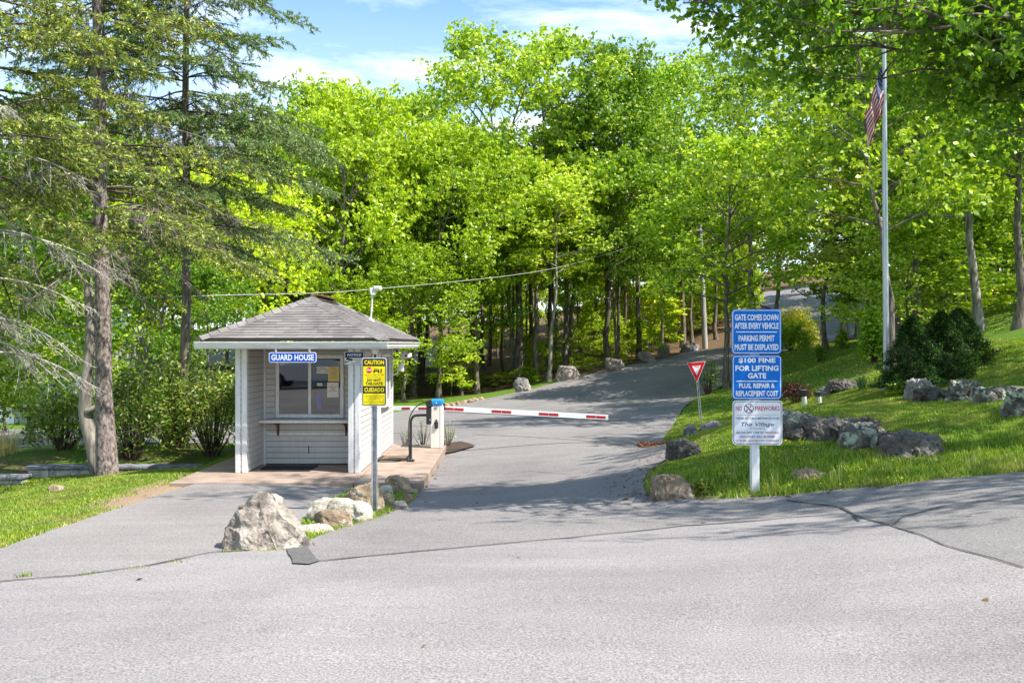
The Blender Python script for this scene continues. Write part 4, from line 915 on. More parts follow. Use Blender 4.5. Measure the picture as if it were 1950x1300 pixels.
# yield sign
b_ = H3(1335, 805); sy = b_.y; k_ = sy / F
s = thing('yield_sign', 'red and white triangular YIELD sign leaning on a thin steel post', 'sign', b_)
def tri(sc_, y0, y1, m, mb):
    c = (at(1326, 0, sy).x, at(0, 702, sy).z); pts = [(-18.5, 11.5), (0.6, -26.5), (17.5, 14.5)]
    poly = []
    for i in range(3):
        p = Vector(pts[i]) * sc_; a = Vector(pts[i - 1]) * sc_; b = Vector(pts[(i + 1) % 3]) * sc_
        u, v = (a - p).normalized(), (b - p).normalized(); r = 2.0 * sc_
        poly += [p + u * r, p + (u + v) * r * .35, p + v * r]
    mb.prism_xz([(c[0] + q.x * k_, c[1] + q.y * k_) for q in poly], y0, y1, m)
t = MB(); tri(1.0, sy - .03, sy - .026, M['sign_white'], t); tri(.95, sy - .032, sy - .0302, M['sign_red'], t); tri(.46, sy - .034, sy - .0322, M['sign_white'], t); pl = t.build('plate', s)
t = MB(); t.text('YIELD', at(1326, 0, sy).x, at(0, 697.5, sy).z, 9.5 * k_, 3.2 * k_, sy - .036, M['sign_red'], .0); t.build('lettering', pl)
t = MB(); top = at(1325.5, 694, sy); dirv = (top - b_)
for sg in (-1, 1):
    e = Vector((sg * .022, .0, 0)); q = Vector((sg * .022, .03, 0))
    t.add([b_ - dirv * .1 + e, b_ - dirv * .1 + q * .3 + Vector((0, .03, 0)), top + e, top + q * .3 + Vector((0, .03, 0))], [(0, 1, 3, 2)], M['galv'])
    t.tube([b_ - dirv * .1 + e, top + e], .010, M['galv'], 6)
t.build('post', s)

# ------------------------------------------------------------------ flagpole and flag
b_ = H3(1688, 742); fy = b_.y; ft = at(1684, 86, fy)
fp = thing('flagpole', 'tall tapered aluminium flagpole with a ball on top standing on the bank', 'flagpole', b_)
t = MB(); t.tube([b_ + (ft - b_) * (i / 10) for i in range(11)], [.067 - .030 * i / 10 for i in range(11)], M['alu'], 18); t.build('pole', fp)
t = MB(); t.tube([ft, ft + Vector((0, 0, .07))], .02, M['black'], 8); z0 = ft.z + .11; t.lathe(ft.x, fy, [(.052 * math.sin(math.pi * i / 10) + 1e-4, z0 - .052 * math.cos(math.pi * i / 10)) for i in range(11)], M['gold'], 14); t.build('finial', fp)
t = MB(); t.lathe(b_.x, fy, [(.14, b_.z - .05), (.14, b_.z + .025), (.075, b_.z + .04)], M['concrete'], 16); t.build('base_collar', fp)
t = MB(); e = Vector((-.075, -.02, 0)); t.tube([b_ + e + Vector((0, 0, 1.2)), b_.lerp(ft, .5) + e, ft + Vector((-.04, -.02, -.1))], .004, M['white'], 5); t.build('halyard', fp)
def flag_pt(u, v, x0, z0):
    """u along the fly, v down the hoist; the cloth hangs limp in folds"""
    x = x0 - .035 - .34 * (u ** .75) * (1 - .25 * v) - .04 * math.sin(u * 8 + v * 2) * u
    z = z0 - v * .95 * (1 - .30 * u) - 1.02 * u ** 1.15 + .02 * math.sin(u * 14 + v * 3)
    y = fy - .02 + .10 * math.sin(u * 13.0 + v * 1.6) * (u + .1) + .03 * math.sin(v * 7 + u * 3)
    return Vector((x, y, z))
fz = at(0, 128, fy).z; fx = at(1685, 0, fy).x
t = MB(); NU, NV = 44, 39
for i in range(NU):
    for j in range(NV):
        u0, u1, v0, v1 = i / NU, (i + 1) / NU, j / NV, (j + 1) / NV; st = int((v0 + v1) / 2 * 13)
        m = M['flag_blue'] if (u0 < .4 and st < 7) else (M['flag_red'] if st % 2 == 0 else M['flag_white'])
        t.add([flag_pt(u0, v1, fx, fz), flag_pt(u1, v1, fx, fz), flag_pt(u1, v0, fx, fz), flag_pt(u0, v0, fx, fz)], [(0, 1, 2, 3)], m, True)
for r in range(9):
    for c in range(6 if r % 2 == 0 else 5):
        u, v = .04 + (c + (r % 2) * .5) * .064, .04 + r * .056
        p, pu, pv = flag_pt(u, v, fx, fz), flag_pt(u + .01, v, fx, fz), flag_pt(u, v + .01, fx, fz); n_ = (pu - p).cross(pv - p).normalized()
        if n_.y > 0: n_ = -n_
        a, b = (pu - p).normalized() * .014, (pv - p).normalized() * .014; q = p + n_ * .006
        t.add([q - a, q - b, q + a, q + b], [(0, 1, 2, 3)], M['flag_white'])
me_o = t.build('flag', loc=(fx, fy, fz - 1)); bm = bmesh.new(); bm.from_mesh(me_o.data); bmesh.ops.remove_doubles(bm, verts=bm.verts, dist=1e-4); bm.to_mesh(me_o.data); bm.free()
tag(me_o, 'limp American flag hanging in folds high on the flagpole', 'flag')

# ------------------------------------------------------------------ rocks
def rock(name, label, px0, px1, ytop, ybase, mat, seed, depth=0.8, pts=None, sink=0.12, group=None, cat='boulder', rough=0.06, sub=3, Yoff=0.0, flat=0.0, smooth=1, blocky=False):
    """a stone as wide and high as it is seen between these photo rows and columns, standing on the ground"""
    b = H3((px0 + px1) / 2, ybase); Y = b.y; k = Y / F; k *= 1 + .38 * depth * (px1 - px0) / F; w = (px1 - px0) * k; h = (ybase - ytop) * k; d = w * depth
    rn = random.Random(seed); P_ = []
    if pts: P_ = [Vector((x * w / 2, y * d / 2, z * h)) for x, y, z in pts]
    else:
        for i in range(22):
            a = rn.uniform(0, 2 * math.pi); e = rn.uniform(-.35, 1) ; r = rn.uniform(.80, 1.05)
            cz = max(-.2, math.sin(e * 1.45)); cr = math.cos(e * 1.2) ** (.5 + flat)
            P_.append(Vector((math.cos(a) * cr * r * w / 2, math.sin(a) * cr * r * d / 2, cz * h * rn.uniform(.85, 1))))
        mx = max(p.z for p in P_); lo = min(p.x for p in P_); hi = max(p.x for p in P_)
        P_ = [Vector(((p.x - (lo + hi) / 2) * w / (hi - lo), p.y, p.z * h / mx)) for p in P_]
    if blocky:
        P_ = [Vector(((x + rn.uniform(-.12, .12)) * w / 2, (y + rn.uniform(-.1, .1)) * d / 2, max(-.1, z + rn.uniform(-.14, .08)) * h)) for x, y, z in
              ((-1, -.6, 0), (-.95, .7, 0), (1, -.6, 0), (.95, .7, 0), (-.92, -.45, .75), (-.85, .5, .92), (.85, -.45, .78), (.9, .5, .8), (-.1, -.85, .82), (.15, .6, 1.0), (-.45, -.95, .25), (.5, -.95, .3), (.45, -.3, .98), (-.5, -.2, .96), (0, 0, -.15))]
    bm = bmesh.new()
    for p in P_: bm.verts.new(p)
    bmesh.ops.convex_hull(bm, input=bm.verts)
    for v in [v for v in bm.verts if not v.link_faces]: bm.verts.remove(v)
    bmesh.ops.subdivide_edges(bm, edges=[e for e in bm.edges if e.calc_length() > w * .25], cuts=1, use_grid_fill=True)
    bmesh.ops.triangulate(bm, faces=bm.faces)
    for q in range(sub):
        bmesh.ops.subdivide_edges(bm, edges=bm.edges, cuts=1, use_grid_fill=True)
        if q < smooth: bmesh.ops.smooth_vert(bm, verts=bm.verts, factor=.5, use_axis_x=True, use_axis_y=True, use_axis_z=True)
    s_ = (w * h) ** .5
    bm.normal_update(); off = Vector((seed * 3.7, seed * 1.3, 0)); tilt = Vector((.35, .2, .9)).normalized()
    for v in bm.verts:
        q = v.co / s_
        n1 = mnoise.fractal(q * 1.6 + off, 1.0, 2.1, 3); n2 = 1 - abs(mnoise.noise(q * 4.2 + off * 2)); n3 = mnoise.fractal(q * 9 + off, .9, 2.2, 3)
        lay = 1 - abs(mnoise.noise(Vector((q.dot(tilt) * 5.5, q.x * .8, q.y * .8)) + off)); vd = mnoise.voronoi(q * 1.7 + off)[0]; crk = max(0.0, .16 - (vd[1] - vd[0])) / .16; v.co += v.normal * s_ * rough * (-.9 * crk + n1 * 1.1 + (n2 - .7) * .8 + (lay - .7) * .7 + n3 * .45)
    lo_, hi_ = min(v.co.x for v in bm.verts), max(v.co.x for v in bm.verts); tz = max(v.co.z for v in bm.verts)
    for v in bm.verts: v.co.x = (v.co.x - (lo_ + hi_) / 2) * w / (hi_ - lo_); v.co.z *= h * (1 + sink) / tz
    for f in bm.faces: f.smooth = True
    me = bpy.data.meshes.new(name); bm.to_mesh(me); bm.free(); me.materials.append(mat)
    try: me.set_sharp_from_angle(angle=R(38))
    except Exception: pass
    o = link(name, me, loc=(b.x, b.y + d * .38 + Yoff, 0)); o.location.z = b.z - sink * h
    return tag(o, label, cat, group)
big = [(-.99, -.2, 0), (-1, .2, .15), (-1.0, 0, .36), (-.93, .3, .50), (-.86, -.45, .48), (-.68, .1, .74), (-.52, -.35, .80), (-.38, .2, .95), (-.2, -.1, 1.0), (.0, .1, 1.03), (.16, -.15, .98), (.26, .1, .88), (.30, -.5, .70), (.5, .1, .60), (.62, -.4, .44), (.85, -.1, .26), (1, .1, .05), (.92, -.5, 0), (.4, -.95, 0), (-.4, -1, 0), (-.85, -.75, .05), (0, .9, 0), (.5, .8, 0), (-.7, .8, 0), (-.5, -.85, .36), (.15, -.85, .42), (-.1, -.55, .78), (0, 0, -.2), (-.5, -.5, -.2), (.5, -.5, -.2)]
rock('boulder', 'large peaked pale grey boulder standing at the corner of the driveway', 413, 586, 946, 1048, M['rock_boulder'], 3, .75, big, .06, rough=.05, sub=4, smooth=0)
G1 = 'stones edging the bed below the guard house slab'
for i, (a, b, c, d, m, lab) in enumerate([
    (577, 702, 951, 993, 'rock_white', 'long low white stone beside the foot of the caution sign post'),
    (645, 727, 921, 972, 'rock_tan', 'upright pointed tan stone behind the caution sign post'),
    (592, 669, 973, 1004, 'rock_brown', 'dark brown stone leaning in front of the long white stone'),
    (568, 632, 1000, 1014, 'rock_white', 'flat pale stone lying between the big boulder and the brown stone'),
    (728, 782, 907, 938, 'rock_tan', 'rounded ochre stone against the front edge of the concrete slab'),
    (718, 748, 925, 941, 'rock_white', 'small white stone between the sign post and the rounded ochre stone'),
    (718, 752, 938, 960, 'rock_tan', 'squat tan stone just right of the caution sign post'),
    (763, 789, 940, 955, 'rock_brown', 'little brown stone at the road edge right of the tan stone'),
    (772, 798, 931, 942, 'rock_tan', 'low flat tan stone below the slab corner'),
    (744, 777, 955, 971, 'rock_grey', 'grey and white split stone at the edge of the entry road'),
    (780, 815, 921, 929, 'rock_slab', 'thin dark flagstone at the very corner of the slab')]):
    rock('stone', lab, a, b, c, d, M[m], 20 + i, .8, None, .15, G1, 'stone', .045, 3, 0, .0 if (b - a) < 60 else .1)
rock('boulder', 'broad brown and grey boulder at the road corner below the grass bank', 1241, 1331, 905, 952, M['rock_brown'], 41, .8, [(-1, -.2, .0), (-.95, -.3, .7), (-.85, .2, .92), (-.5, -.5, .95), (-.3, .3, .9), (-.1, -.2, 1.0), (.3, -.1, .98), (.35, .4, .8), (.7, -.3, .7), (.98, 0, .45), (1, .1, 0), (.8, -.7, .2), (.3, -.95, .3), (-.3, -.9, .35), (-.8, -.8, .2), (-.8, .8, 0), (.7, .8, 0), (0, .9, .3), (-.7, -.7, -.2), (.7, -.7, -.2)], .08, rough=.04, sub=4, smooth=0)
slabpts = [(-1, -.3, 0), (-.97, .3, .85), (-.7, .3, 1.0), (-.35, -.1, .9), (-.75, -.5, .7), (.3, .1, .5), (.7, -.2, .22), (1, -.1, .02), (.95, .5, .08), (.1, -.95, .02), (-.8, -.85, .05), (-.9, .8, .3), (.2, .8, .4), (.6, -.7, .02), (0, 0, -.2)]
G2 = 'rocks of the ledge on the bank'
for i, (a, b, c, d, m, lab, fl, sm) in enumerate([
    (1274, 1346, 838, 871, 'rock_dark', 'dark block of stone tilted beside the road drain', .0, 0),
    (1302, 1332, 808, 830, 'rock_grey', 'small grey stone below the yield sign', 0, 1),
    (1335, 1385, 802, 818, 'rock_grey', 'flat grey stone in the grass right of the yield sign', .1, 1),
    (1458, 1565, 772, 826, 'rock_lichen', 'lichen-covered dark rock just right of the fireworks panel', 0, 1),
    (1540, 1640, 784, 838, 'rock_slab', 'broad brown-grey block in the middle of the ledge', 0, 0),
    (1608, 1706, 794, 852, 'rock_lichen', 'angular block with pale lichen spots next to the sloping slab', 0, 0),
    (1688, 1815, 812, 872, 'rock_slab', 'smooth dark slab sloping down at the end of the ledge', .0, 0),
    (1500, 1582, 800, 836, 'rock_dark', 'low dark mossy stone at the foot of the lichen-covered rock', .1, 0),
    (1585, 1650, 790, 818, 'rock_slab', 'flat-topped stone set back between the middle block and the angular one', .1, 0),
    (1640, 1690, 795, 830, 'rock_dark', 'dark wedge of stone filling the gap before the sloping slab', 0, 0),
    (1510, 1583, 894, 912, 'rock_tan', 'flat pale stone sunk in the grass below the ledge', .2, 1),
    (1735, 1792, 720, 757, 'rock_grey', 'light grey rounded rock under the dark conifers', 0, 1),
    (1756, 1828, 735, 762, 'rock_dark', 'long low dark rock in the upper row of rocks', .1, 0),
    (1818, 1878, 722, 762, 'rock_lichen', 'blue-grey rock blotched with green lichen in the upper row', 0, 0),
    (1868, 1945, 732, 764, 'rock_lichen', 'brownish lichened rock near the end of the upper row', 0, 0),
    (1918, 1995, 735, 790, 'rock_lichen', 'lichen-speckled boulder cut by the picture edge', 0, 1),
    (1560, 1602, 735, 752, 'rock_grey', 'whitish flat stone beside the red shrub', .2, 1),
    (1582, 1650, 722, 742, 'rock_slab', 'low grey hump of rock in front of the spiky plant', .1, 1)]):
    c = c + (d - c) * (.2 if 2 < i < 9 else 0)
    rock('rock', lab, a, b, c, d, M[m], 60 + i, .9, slabpts if 'sloping down' in lab else None, .16, G2 if i > 2 else None, 'rock', .085, 4, 0, fl, 0, 'ledge' in lab or 'block' in lab or 'rock' in lab and 'sloping' not in lab)
rock('stone', 'tan flat stone showing in the lawn in front of the spruce', 84, 122, 924, 936, M['rock_tan'], 91, .8, None, .3, None, 'stone', .05, 2)
G3 = 'boulders along the far edge of the road'
for i, (a, b, c, d, m, lab) in enumerate([
    (977, 1012, 719, 746, 'rock_grey', 'squarish pale boulder, first on the far road edge above the gate arm'),
    (1058, 1107, 696, 724, 'rock_pink', 'wide pale boulder with a notch at the foot of the slender trunk'),
    (1153, 1191, 681, 706, 'rock_pink', 'brown wedge-shaped boulder half way up the far road edge'),
    (1215, 1251, 669, 691, 'rock_pink', 'rounded brownish boulder before the thick twin trunks'),
    (1253, 1277, 654, 679, 'rock_pink', 'upright pinkish boulder partly behind low maple leaves'),
    (1296, 1335, 652, 670, 'rock_grey', 'pale boulder at the top of the road behind the leaves')]):
    rock('boulder', lab, a, b, c, d, M[m], 100 + i, .9, None, .1, G3, 'boulder', .045, 3)
for i in range(7):
    rock('edging_stone', 'low tan edging stone of the kerb left of the pale boulder', 842 + i * 11, 857 + i * 11, 768 - i * 2.2, 777 - i * 2.6, M['rock_tan'], 120 + i, .8, None, .1, 'low stones edging the far road', 'stone', .06, 2)

# drain grate
b_ = H3(1246, 849); s = thing('drain_grate', 'rust-brown iron drain grate in the dip at the road edge', 'drain grate', b_ + Vector((0, 0, .012)))
t = MB(); w_ = .62; d_ = .9; zz = b_.z + .014
for (x0, x1, y0, y1) in ((-w_ / 2, w_ / 2, -d_ / 2, -d_ / 2 + .05), (-w_ / 2, w_ / 2, d_ / 2 - .05, d_ / 2), (-w_ / 2, -w_ / 2 + .05, -d_ / 2 + .05, d_ / 2 - .05), (w_ / 2 - .05, w_ / 2, -d_ / 2 + .05, d_ / 2 - .05)): t.box(b_.x + x0, b_.x + x1, b_.y + y0, b_.y + y1, zz, zz + .03, M['rust'])
t.build('frame', s); t = MB()
for i in range(7): x = b_.x - w_ / 2 + .09 + i * .07; t.box(x, x + .03, b_.y - d_ / 2 + .051, b_.y + d_ / 2 - .051, zz, zz + .024, M['rust'])
t.build('grating', s)

# garden floodlights on white stakes
for px, py, lab in ((1533, 772, 'black floodlight on a white stub pipe in front of the red shrub'), (1562, 768, 'smaller black floodlight on a white stub pipe right of the first')):
    b_ = H3(px, py); k_ = b_.y / F; big_ = 1.0 if px < 1550 else .75
    s = thing('garden_floodlight', lab, 'floodlight', b_, 'garden floodlights on the bank')
    t = MB(); t.tube([b_ + Vector((0, 0, -.05)), b_ + Vector((-.02, 0, 17 * k_ * big_))], 4.5 * k_ * big_, M['white'], 12); t.build('stub_pipe', s)
    t = MB(); c_ = b_ + Vector((-5 * k_, 0, 25 * k_ * big_)); r_ = 8 * k_ * big_; t.box(c_.x - r_, c_.x + r_, c_.y - r_ * .6, c_.y + r_ * .6, c_.z - r_ * .75, c_.z + r_ * .75, M['black'], r_ * .2); t.tube([b_ + Vector((-.02, 0, 16 * k_ * big_)), c_], r_ * .3, M['black'], 6); t.build('lamp_head', s)
b_ = H3(1620, 738); s = thing('garden_floodlight', 'black box light lying in the grass before the spiky plant', 'floodlight', b_, 'garden floodlights on the bank')
t = MB(); t.box(b_.x - .05, b_.x + .05, b_.y - .05, b_.y + .05, b_.z + .02, b_.z + .11, M['black'], .012); t.build('lamp_head', s); t = MB(); t.tube([b_ + Vector((0, 0, -.05)), b_ + Vector((0, 0, .03))], .012, M['black'], 6); t.build('stake', s)

# ------------------------------------------------------------------ utility pole and overhead cable
b_ = H3(1345, 662); b_ = Vector((at(1343, 0, 58).x, 58, g1(at(1343, 0, 58).x, 58)))
s = thing('utility_pole', 'grey weathered utility pole beside the top of the far road', 'utility pole', b_)
top = at(1333, 430, 58); t = MB(); t.tube([b_ - Vector((0, 0, .3)), b_.lerp(top, .5), top], [.19, .16, .13], M['pole_grey'], 12); t.build('pole', s)
t = MB(); t.box(top.x - .6, top.x + .6, top.y - .18, top.y - .14, top.z - .35, top.z - .25, M['pole_grey'], .01); t.build('crossarm', s)
t = MB(); t.tube(smooth_line([at(250, 566, 21), at(430, 562, 24.5), at(705, 551, 30), at(1040, 514, 42), at(1215, 466, 51), at(1330, 438, 57.8)], 8), .013, M['cable'], 6)
tag(t.build('overhead_cable', loc=(-6, 30, 4)), 'thin pale cable strung over the guard house roof towards the utility pole', 'cable')

# ------------------------------------------------------------------ left side: block wall, houses
def blockwall(name, label, x0, x1, y, zt, zb):
    s = thing(name, label, 'retaining wall', ((x0 + x1) / 2, y, zb)); rn = random.Random(int(x0 * 10))
    t = MB(); z = zb; r = 0
    while z < zt - .07:
        ze = min(z + .15, zt - .06); x = x0 - (r % 2) * .2
        while x < x1:
            xe = min(x + .4, x1); xs = max(x, x0)
            if xe - xs > .03: t.box(xs + .004, xe - .004, y + rn.random() * .02, y + .3, z + .003, ze - .003, M['block'], .012)
            x += .4
        z = ze; r += 1
    t.build('block_courses', s); t = MB(); x = x0 - .03
    while x < x1: xe = min(x + .55, x1 + .03); t.box(x + .003, xe - .003, y - .04, y + .34, zt - .06, zt, M['block_cap'], .012); x += .55
    t.build('cap_stones', s)
blockwall('retaining_wall', 'grey split-block retaining wall behind the spruce trunk', at(38, 0, 16.6).x, -5.95, 16.85, -.10, -.62)
blockwall('retaining_wall', 'lower step of the block wall at the picture edge', -10.9, at(36, 0, 16.4).x - .01, 16.5, -.24, -.7)

def house(name, label, x0, x1, y0, y1, zt, wall, wins, roofh=1.4, door=None):
    zb = float(min(gz(np.array([x0, x1, x0, x1]), np.array([y0, y0, y1, y1])))) - .2
    s = thing(name, label, 'house', ((x0 + x1) / 2, (y0 + y1) / 2, zb))
    t = MB(); t.box(x0, x1, y0, y1, zb, zt, wall)
    xm = (y0 + y1) / 2
    t.add([(x0, y0, zt), (x0, y1, zt), (x0, xm, zt + roofh - .15), (x1, y0, zt), (x1, y1, zt), (x1, xm, zt + roofh - .15)], [(0, 2, 1), (3, 4, 5)], wall); t.build('wall', s)
    t = MB(); e = .4
    for a, b in ((y0 - e, 1), (y1 + e, -1)):
        t.add([(x0 - e, a, zt - .12), (x1 + e, a, zt - .12), (x1 + e, xm, zt + roofh), (x0 - e, xm, zt + roofh), (x0 - e, a, zt - .02), (x1 + e, a, zt - .02), (x1 + e, xm, zt + roofh + .12), (x0 - e, xm, zt + roofh + .12)], [(0, 1, 2, 3), (7, 6, 5, 4), (0, 4, 5, 1), (0, 3, 7, 4), (1, 5, 6, 2)], M['roof_pale'])
    t.build('roof', s)
    for (a, b, c, d) in wins:
        f = MB(); f.box(a, b, y0 - .06, y0 - .001, c, d, M['white'], .01); fo = f.build('window', s)
        p = MB(); p.box(a + .09, (a + b) / 2 - .04, y0 - .075, y0 - .0605, c + .09, d - .09, M['house_teal']); p.box((a + b) / 2 + .04, b - .09, y0 - .075, y0 - .0605, c + .09, d - .09, M['house_teal']); p.build('pane', fo)
    if door:
        f = MB(); f.box(door[0], door[1], y0 - .05, y0 - .001, zb + .2, zb + 2.3, M['white'], .01); f.build('door', s)
    for x in (x0, x1):
        f = MB(); f.box(x - .07, x + .07, y0 - .03, y0 + .1, zb, zt - .13, M['white']); f.build('corner_board', s)
house('house', 'pale house with white door and window behind the spruce and the parking area', -27, -18.2, 40, 47, 2.4, M['house_pale'], [(-21.8, -19.2, -.6, .75), (-25.5, -24, -.6, .75)], 1.6, (-23.4, -22.3))
house('house', 'low house with pale grey gable roof glimpsed between the hedge and the spruce', -21, -14.5, 54, 60, 1.0, M['house_pale'], [(-19, -17.6, -.8, .4)], 1.3)
house('house', 'greenish house with white corner boards hidden in the wood behind the gate', -10, -4.9, 62, 68, .7, M['house_teal'], [(-7.4, -6.4, -.9, .2)], 1.4)

# ------------------------------------------------------------------ vegetation generators
def tubes_np(paths, k=6):
    VS, QS, b = [], [], 0
    ang = np.arange(k) * 2 * np.pi / k
    for pts, rad in paths:
        pts = np.asarray(pts, float); n = len(pts); rad = np.asarray(rad, float)
        d = np.gradient(pts, axis=0); d /= np.linalg.norm(d, axis=1)[:, None] + 1e-9
        ref = np.array([0, 0, 1.0]) if abs(d[0, 2]) < .85 else np.array([1.0, 0, 0])
        u = np.cross(d, ref); u /= np.linalg.norm(u, axis=1)[:, None] + 1e-9; w = np.cross(d, u)
        V = pts[:, None, :] + rad[:, None, None] * (np.cos(ang)[None, :, None] * u[:, None, :] + np.sin(ang)[None, :, None] * w[:, None, :])
        i = np.arange(n * k).reshape(n, k); j = np.roll(i, -1, 1)
        QS.append(np.stack([i[:-1], j[:-1], j[1:], i[1:]], -1).reshape(-1, 4) + b); VS.append(V.reshape(-1, 3)); b += n * k
    return np.concatenate(VS), np.concatenate(QS)
def leaves_np(pos, rng, L, Wd, up=0.6, droop=0.25, jit=.35, dirs=None):
    n = len(pos); nr = rng.normal(size=(n, 3)); nr /= np.linalg.norm(nr, axis=1)[:, None]
    nr = nr * (1 - up) + np.array([0, 0, up]); nr /= np.linalg.norm(nr, axis=1)[:, None]
    if dirs is None:
        a = rng.uniform(0, 2 * np.pi, n); dirs = np.stack([np.cos(a), np.sin(a), -droop + rng.normal(size=n) * .3], 1)
    u = dirs - nr * (dirs * nr).sum(1)[:, None]; u /= np.linalg.norm(u, axis=1)[:, None] + 1e-9; v = np.cross(nr, u)
    s = (1 + jit * rng.uniform(-1, 1, n))[:, None]; l = L * s; w = Wd * s
    V = np.stack([pos, pos + u * l * .45 + v * w * .5, pos + u * l - np.array([0, 0, 1]) * l * .12, pos + u * l * .45 - v * w * .5], 1).reshape(-1, 3)
    return V, np.arange(4 * n).reshape(n, 4)
def bunches(bc, rng, leaf, up=.3, k=7, spread=.55):
    """k leaves fanning out from each twig tip, hanging a little"""
    c = np.repeat(bc, k, 0); d = rng.normal(size=(len(c), 3)); d /= np.linalg.norm(d, axis=1)[:, None]; d[:, 2] = d[:, 2] * .6 - .15
    return leaves_np(c + d * leaf * spread * rng.uniform(.15, 1, len(c))[:, None], rng, leaf, leaf * .7, up, 0, .4, d + rng.normal(size=d.shape) * .3)
def bez(a, b, c, n):
    t = np.linspace(0, 1, n)[:, None]; return (1 - t) ** 2 * a + 2 * t * (1 - t) * b + t * t * c

def gen_broadleaf(seed, h=16, cb=5, Rc=4.5, nl=18, nleaf=20000, leaf=.2, tr=.2, fork=None, up=.32, prof=.75, flat=.62, clump=.46):
    """returns (bark mesh, crown mesh): trunk with limbs, and leaf faces in clumps at the twig ends"""
    rng = np.random.default_rng(seed); paths = []; cl = []
    n = 12; zt = np.linspace(0, h * .94, n); wob = np.cumsum(rng.normal(size=(n, 2)) * .09, 0); wob -= wob[0]
    tp = np.concatenate([wob, zt[:, None]], 1); trd = tr * (1 - .9 * (zt / zt[-1]) ** .85); trd[0] *= 1.35
    stems = []
    if fork:
        k = max(2, int(n * fork)); base = tp[:k + 1]; paths.append((base, trd[:k + 1])); o = tp[k]
        for sg in (-1, 1):
            a = rng.uniform(-.4, .4); e = o + np.array([sg * Rc * .36 * math.cos(a), Rc * .36 * math.sin(a), h * .93 - o[2]]); m = o + np.array([sg * Rc * .22, 0, (h - o[2]) * .35])
            q = bez(o, m, e, 10); paths.append((q, trd[k] * .8 * (1 - .88 * np.linspace(0, 1, 10)))); stems.append(q)
    else: paths.append((tp, trd)); stems.append(tp)
    for i in range(nl):
        st = stems[i % len(stems)]; f = (i + rng.uniform(0, .8)) / nl; z = cb + (h * .95 - cb) * f ** .9
        if z < st[0, 2]: z = st[0, 2] + .2
        o = np.array([np.interp(z, st[:, 2], st[:, j]) for j in range(3)])
        az = i * 2.399 + rng.uniform(-.5, .5); w = max(.22, math.sin(math.pi * min(.97, (f * .80 + .20))) ** prof)
        ln = Rc * w * rng.uniform(.72, 1.15); el = R(8 + 58 * f + rng.uniform(-8, 10)); d = np.array([math.cos(az) * math.cos(el), math.sin(az) * math.cos(el), math.sin(el)])
        e = o + d * ln; m = o + d * ln * .5 + np.array([0, 0, ln * .10]); q = bez(o, m, e, 8)
        r0 = tr * (.42 - .26 * f) * min(1, ln / 2.5 + .3); paths.append((q, r0 * (1 - .85 * np.linspace(0, 1, 8))))
        ns = max(3, int(ln * 1.7))
        for s_ in range(ns):
            t = .3 + .7 * (s_ + rng.uniform(0, .9)) / ns; p = np.array([np.interp(t, np.linspace(0, 1, 8), q[:, j]) for j in range(3)])
            a2 = az + rng.choice([-1, 1]) * rng.uniform(.4, 1.25); e2 = el * .5 + rng.uniform(-.35, .5); l2 = ln * .42 * (1.2 - .6 * t) * rng.uniform(.7, 1.3)
            d2 = np.array([math.cos(a2) * math.cos(e2), math.sin(a2) * math.cos(e2), math.sin(e2)]); pe = p + d2 * l2
            paths.append((bez(p, p + d2 * l2 * .5 + np.array([0, 0, .08]), pe, 4), max(.008, r0 * .34) * (1 - .8 * np.linspace(0, 1, 4))))
            cl.append(pe)
            if rng.random() < .6: cl.append(p + d2 * l2 * .6 + rng.normal(size=3) * .25)
        cl.append(e); cl.append(q[5] + rng.normal(size=3) * .25)
    for st in stems: cl += [st[-1], st[-2] + rng.normal(size=3) * .4]
    cl = np.array(cl); wts = rng.uniform(.15, 1.0, len(cl)) ** 1.3 * 1.7; cnt = np.maximum(8, (nleaf * wts / wts.sum()).astype(int))
    sz = clump * (.6 + .5 * wts)
    bc = np.concatenate([c + np.clip(rng.normal(size=(max(1, k // 7), 3)), -1.7, 1.7) * np.array([s_, s_, s_ * flat]) for c, k, s_ in zip(cl, cnt, sz)])
    V, Q = bunches(bc, rng, leaf, up)
    VB, QB = tubes_np(paths, 6)
    return fast_mesh('trunk', VB, QB, [M['bark']], smooth=True), fast_mesh('crown', V, Q, [M['leaf_oak']])

PROTO = {}
def proto(key, leafm, barkm, **kw):
    tr, cr_ = gen_broadleaf(**kw); tr.materials[0] = M[barkm]; cr_.materials[0] = M[leafm]
    PROTO[key] = (tr, cr_, kw['h'], kw['Rc'])
proto('oak_a', 'leaf_oak', 'bark', seed=1, h=18, cb=6.0, Rc=5.2, nl=24, nleaf=24000, leaf=.20, tr=.24, fork=.42)
proto('oak_b', 'leaf_oak', 'bark', seed=2, h=17, cb=6.0, Rc=4.6, nl=22, nleaf=21000, leaf=.19, tr=.20)
proto('lime_a', 'leaf_lime', 'bark', seed=3, h=14, cb=4.2, Rc=4.6, nl=24, nleaf=24000, leaf=.18, tr=.17)
proto('lime_b', 'leaf_lime', 'bark', seed=4, h=12, cb=3.4, Rc=3.9, nl=22, nleaf=18000, leaf=.17, tr=.13)
proto('maple_a', 'leaf_maple', 'bark', seed=5, h=15, cb=4.6, Rc=5.0, nl=22, nleaf=19000, leaf=.18, tr=.18, flat=.45)
proto('maple_b', 'leaf_maple', 'bark', seed=6, h=13, cb=4.2, Rc=4.2, nl=18, nleaf=14000, leaf=.18, tr=.14, flat=.45)
proto('wood_a', 'leaf_oak', 'bark', seed=7, h=17, cb=7.8, Rc=3.6, nl=15, nleaf=9000, leaf=.25, tr=.19)
proto('wood_b', 'leaf_lime', 'bark', seed=8, h=15, cb=6.6, Rc=3.6, nl=15, nleaf=9000, leaf=.25, tr=.16)
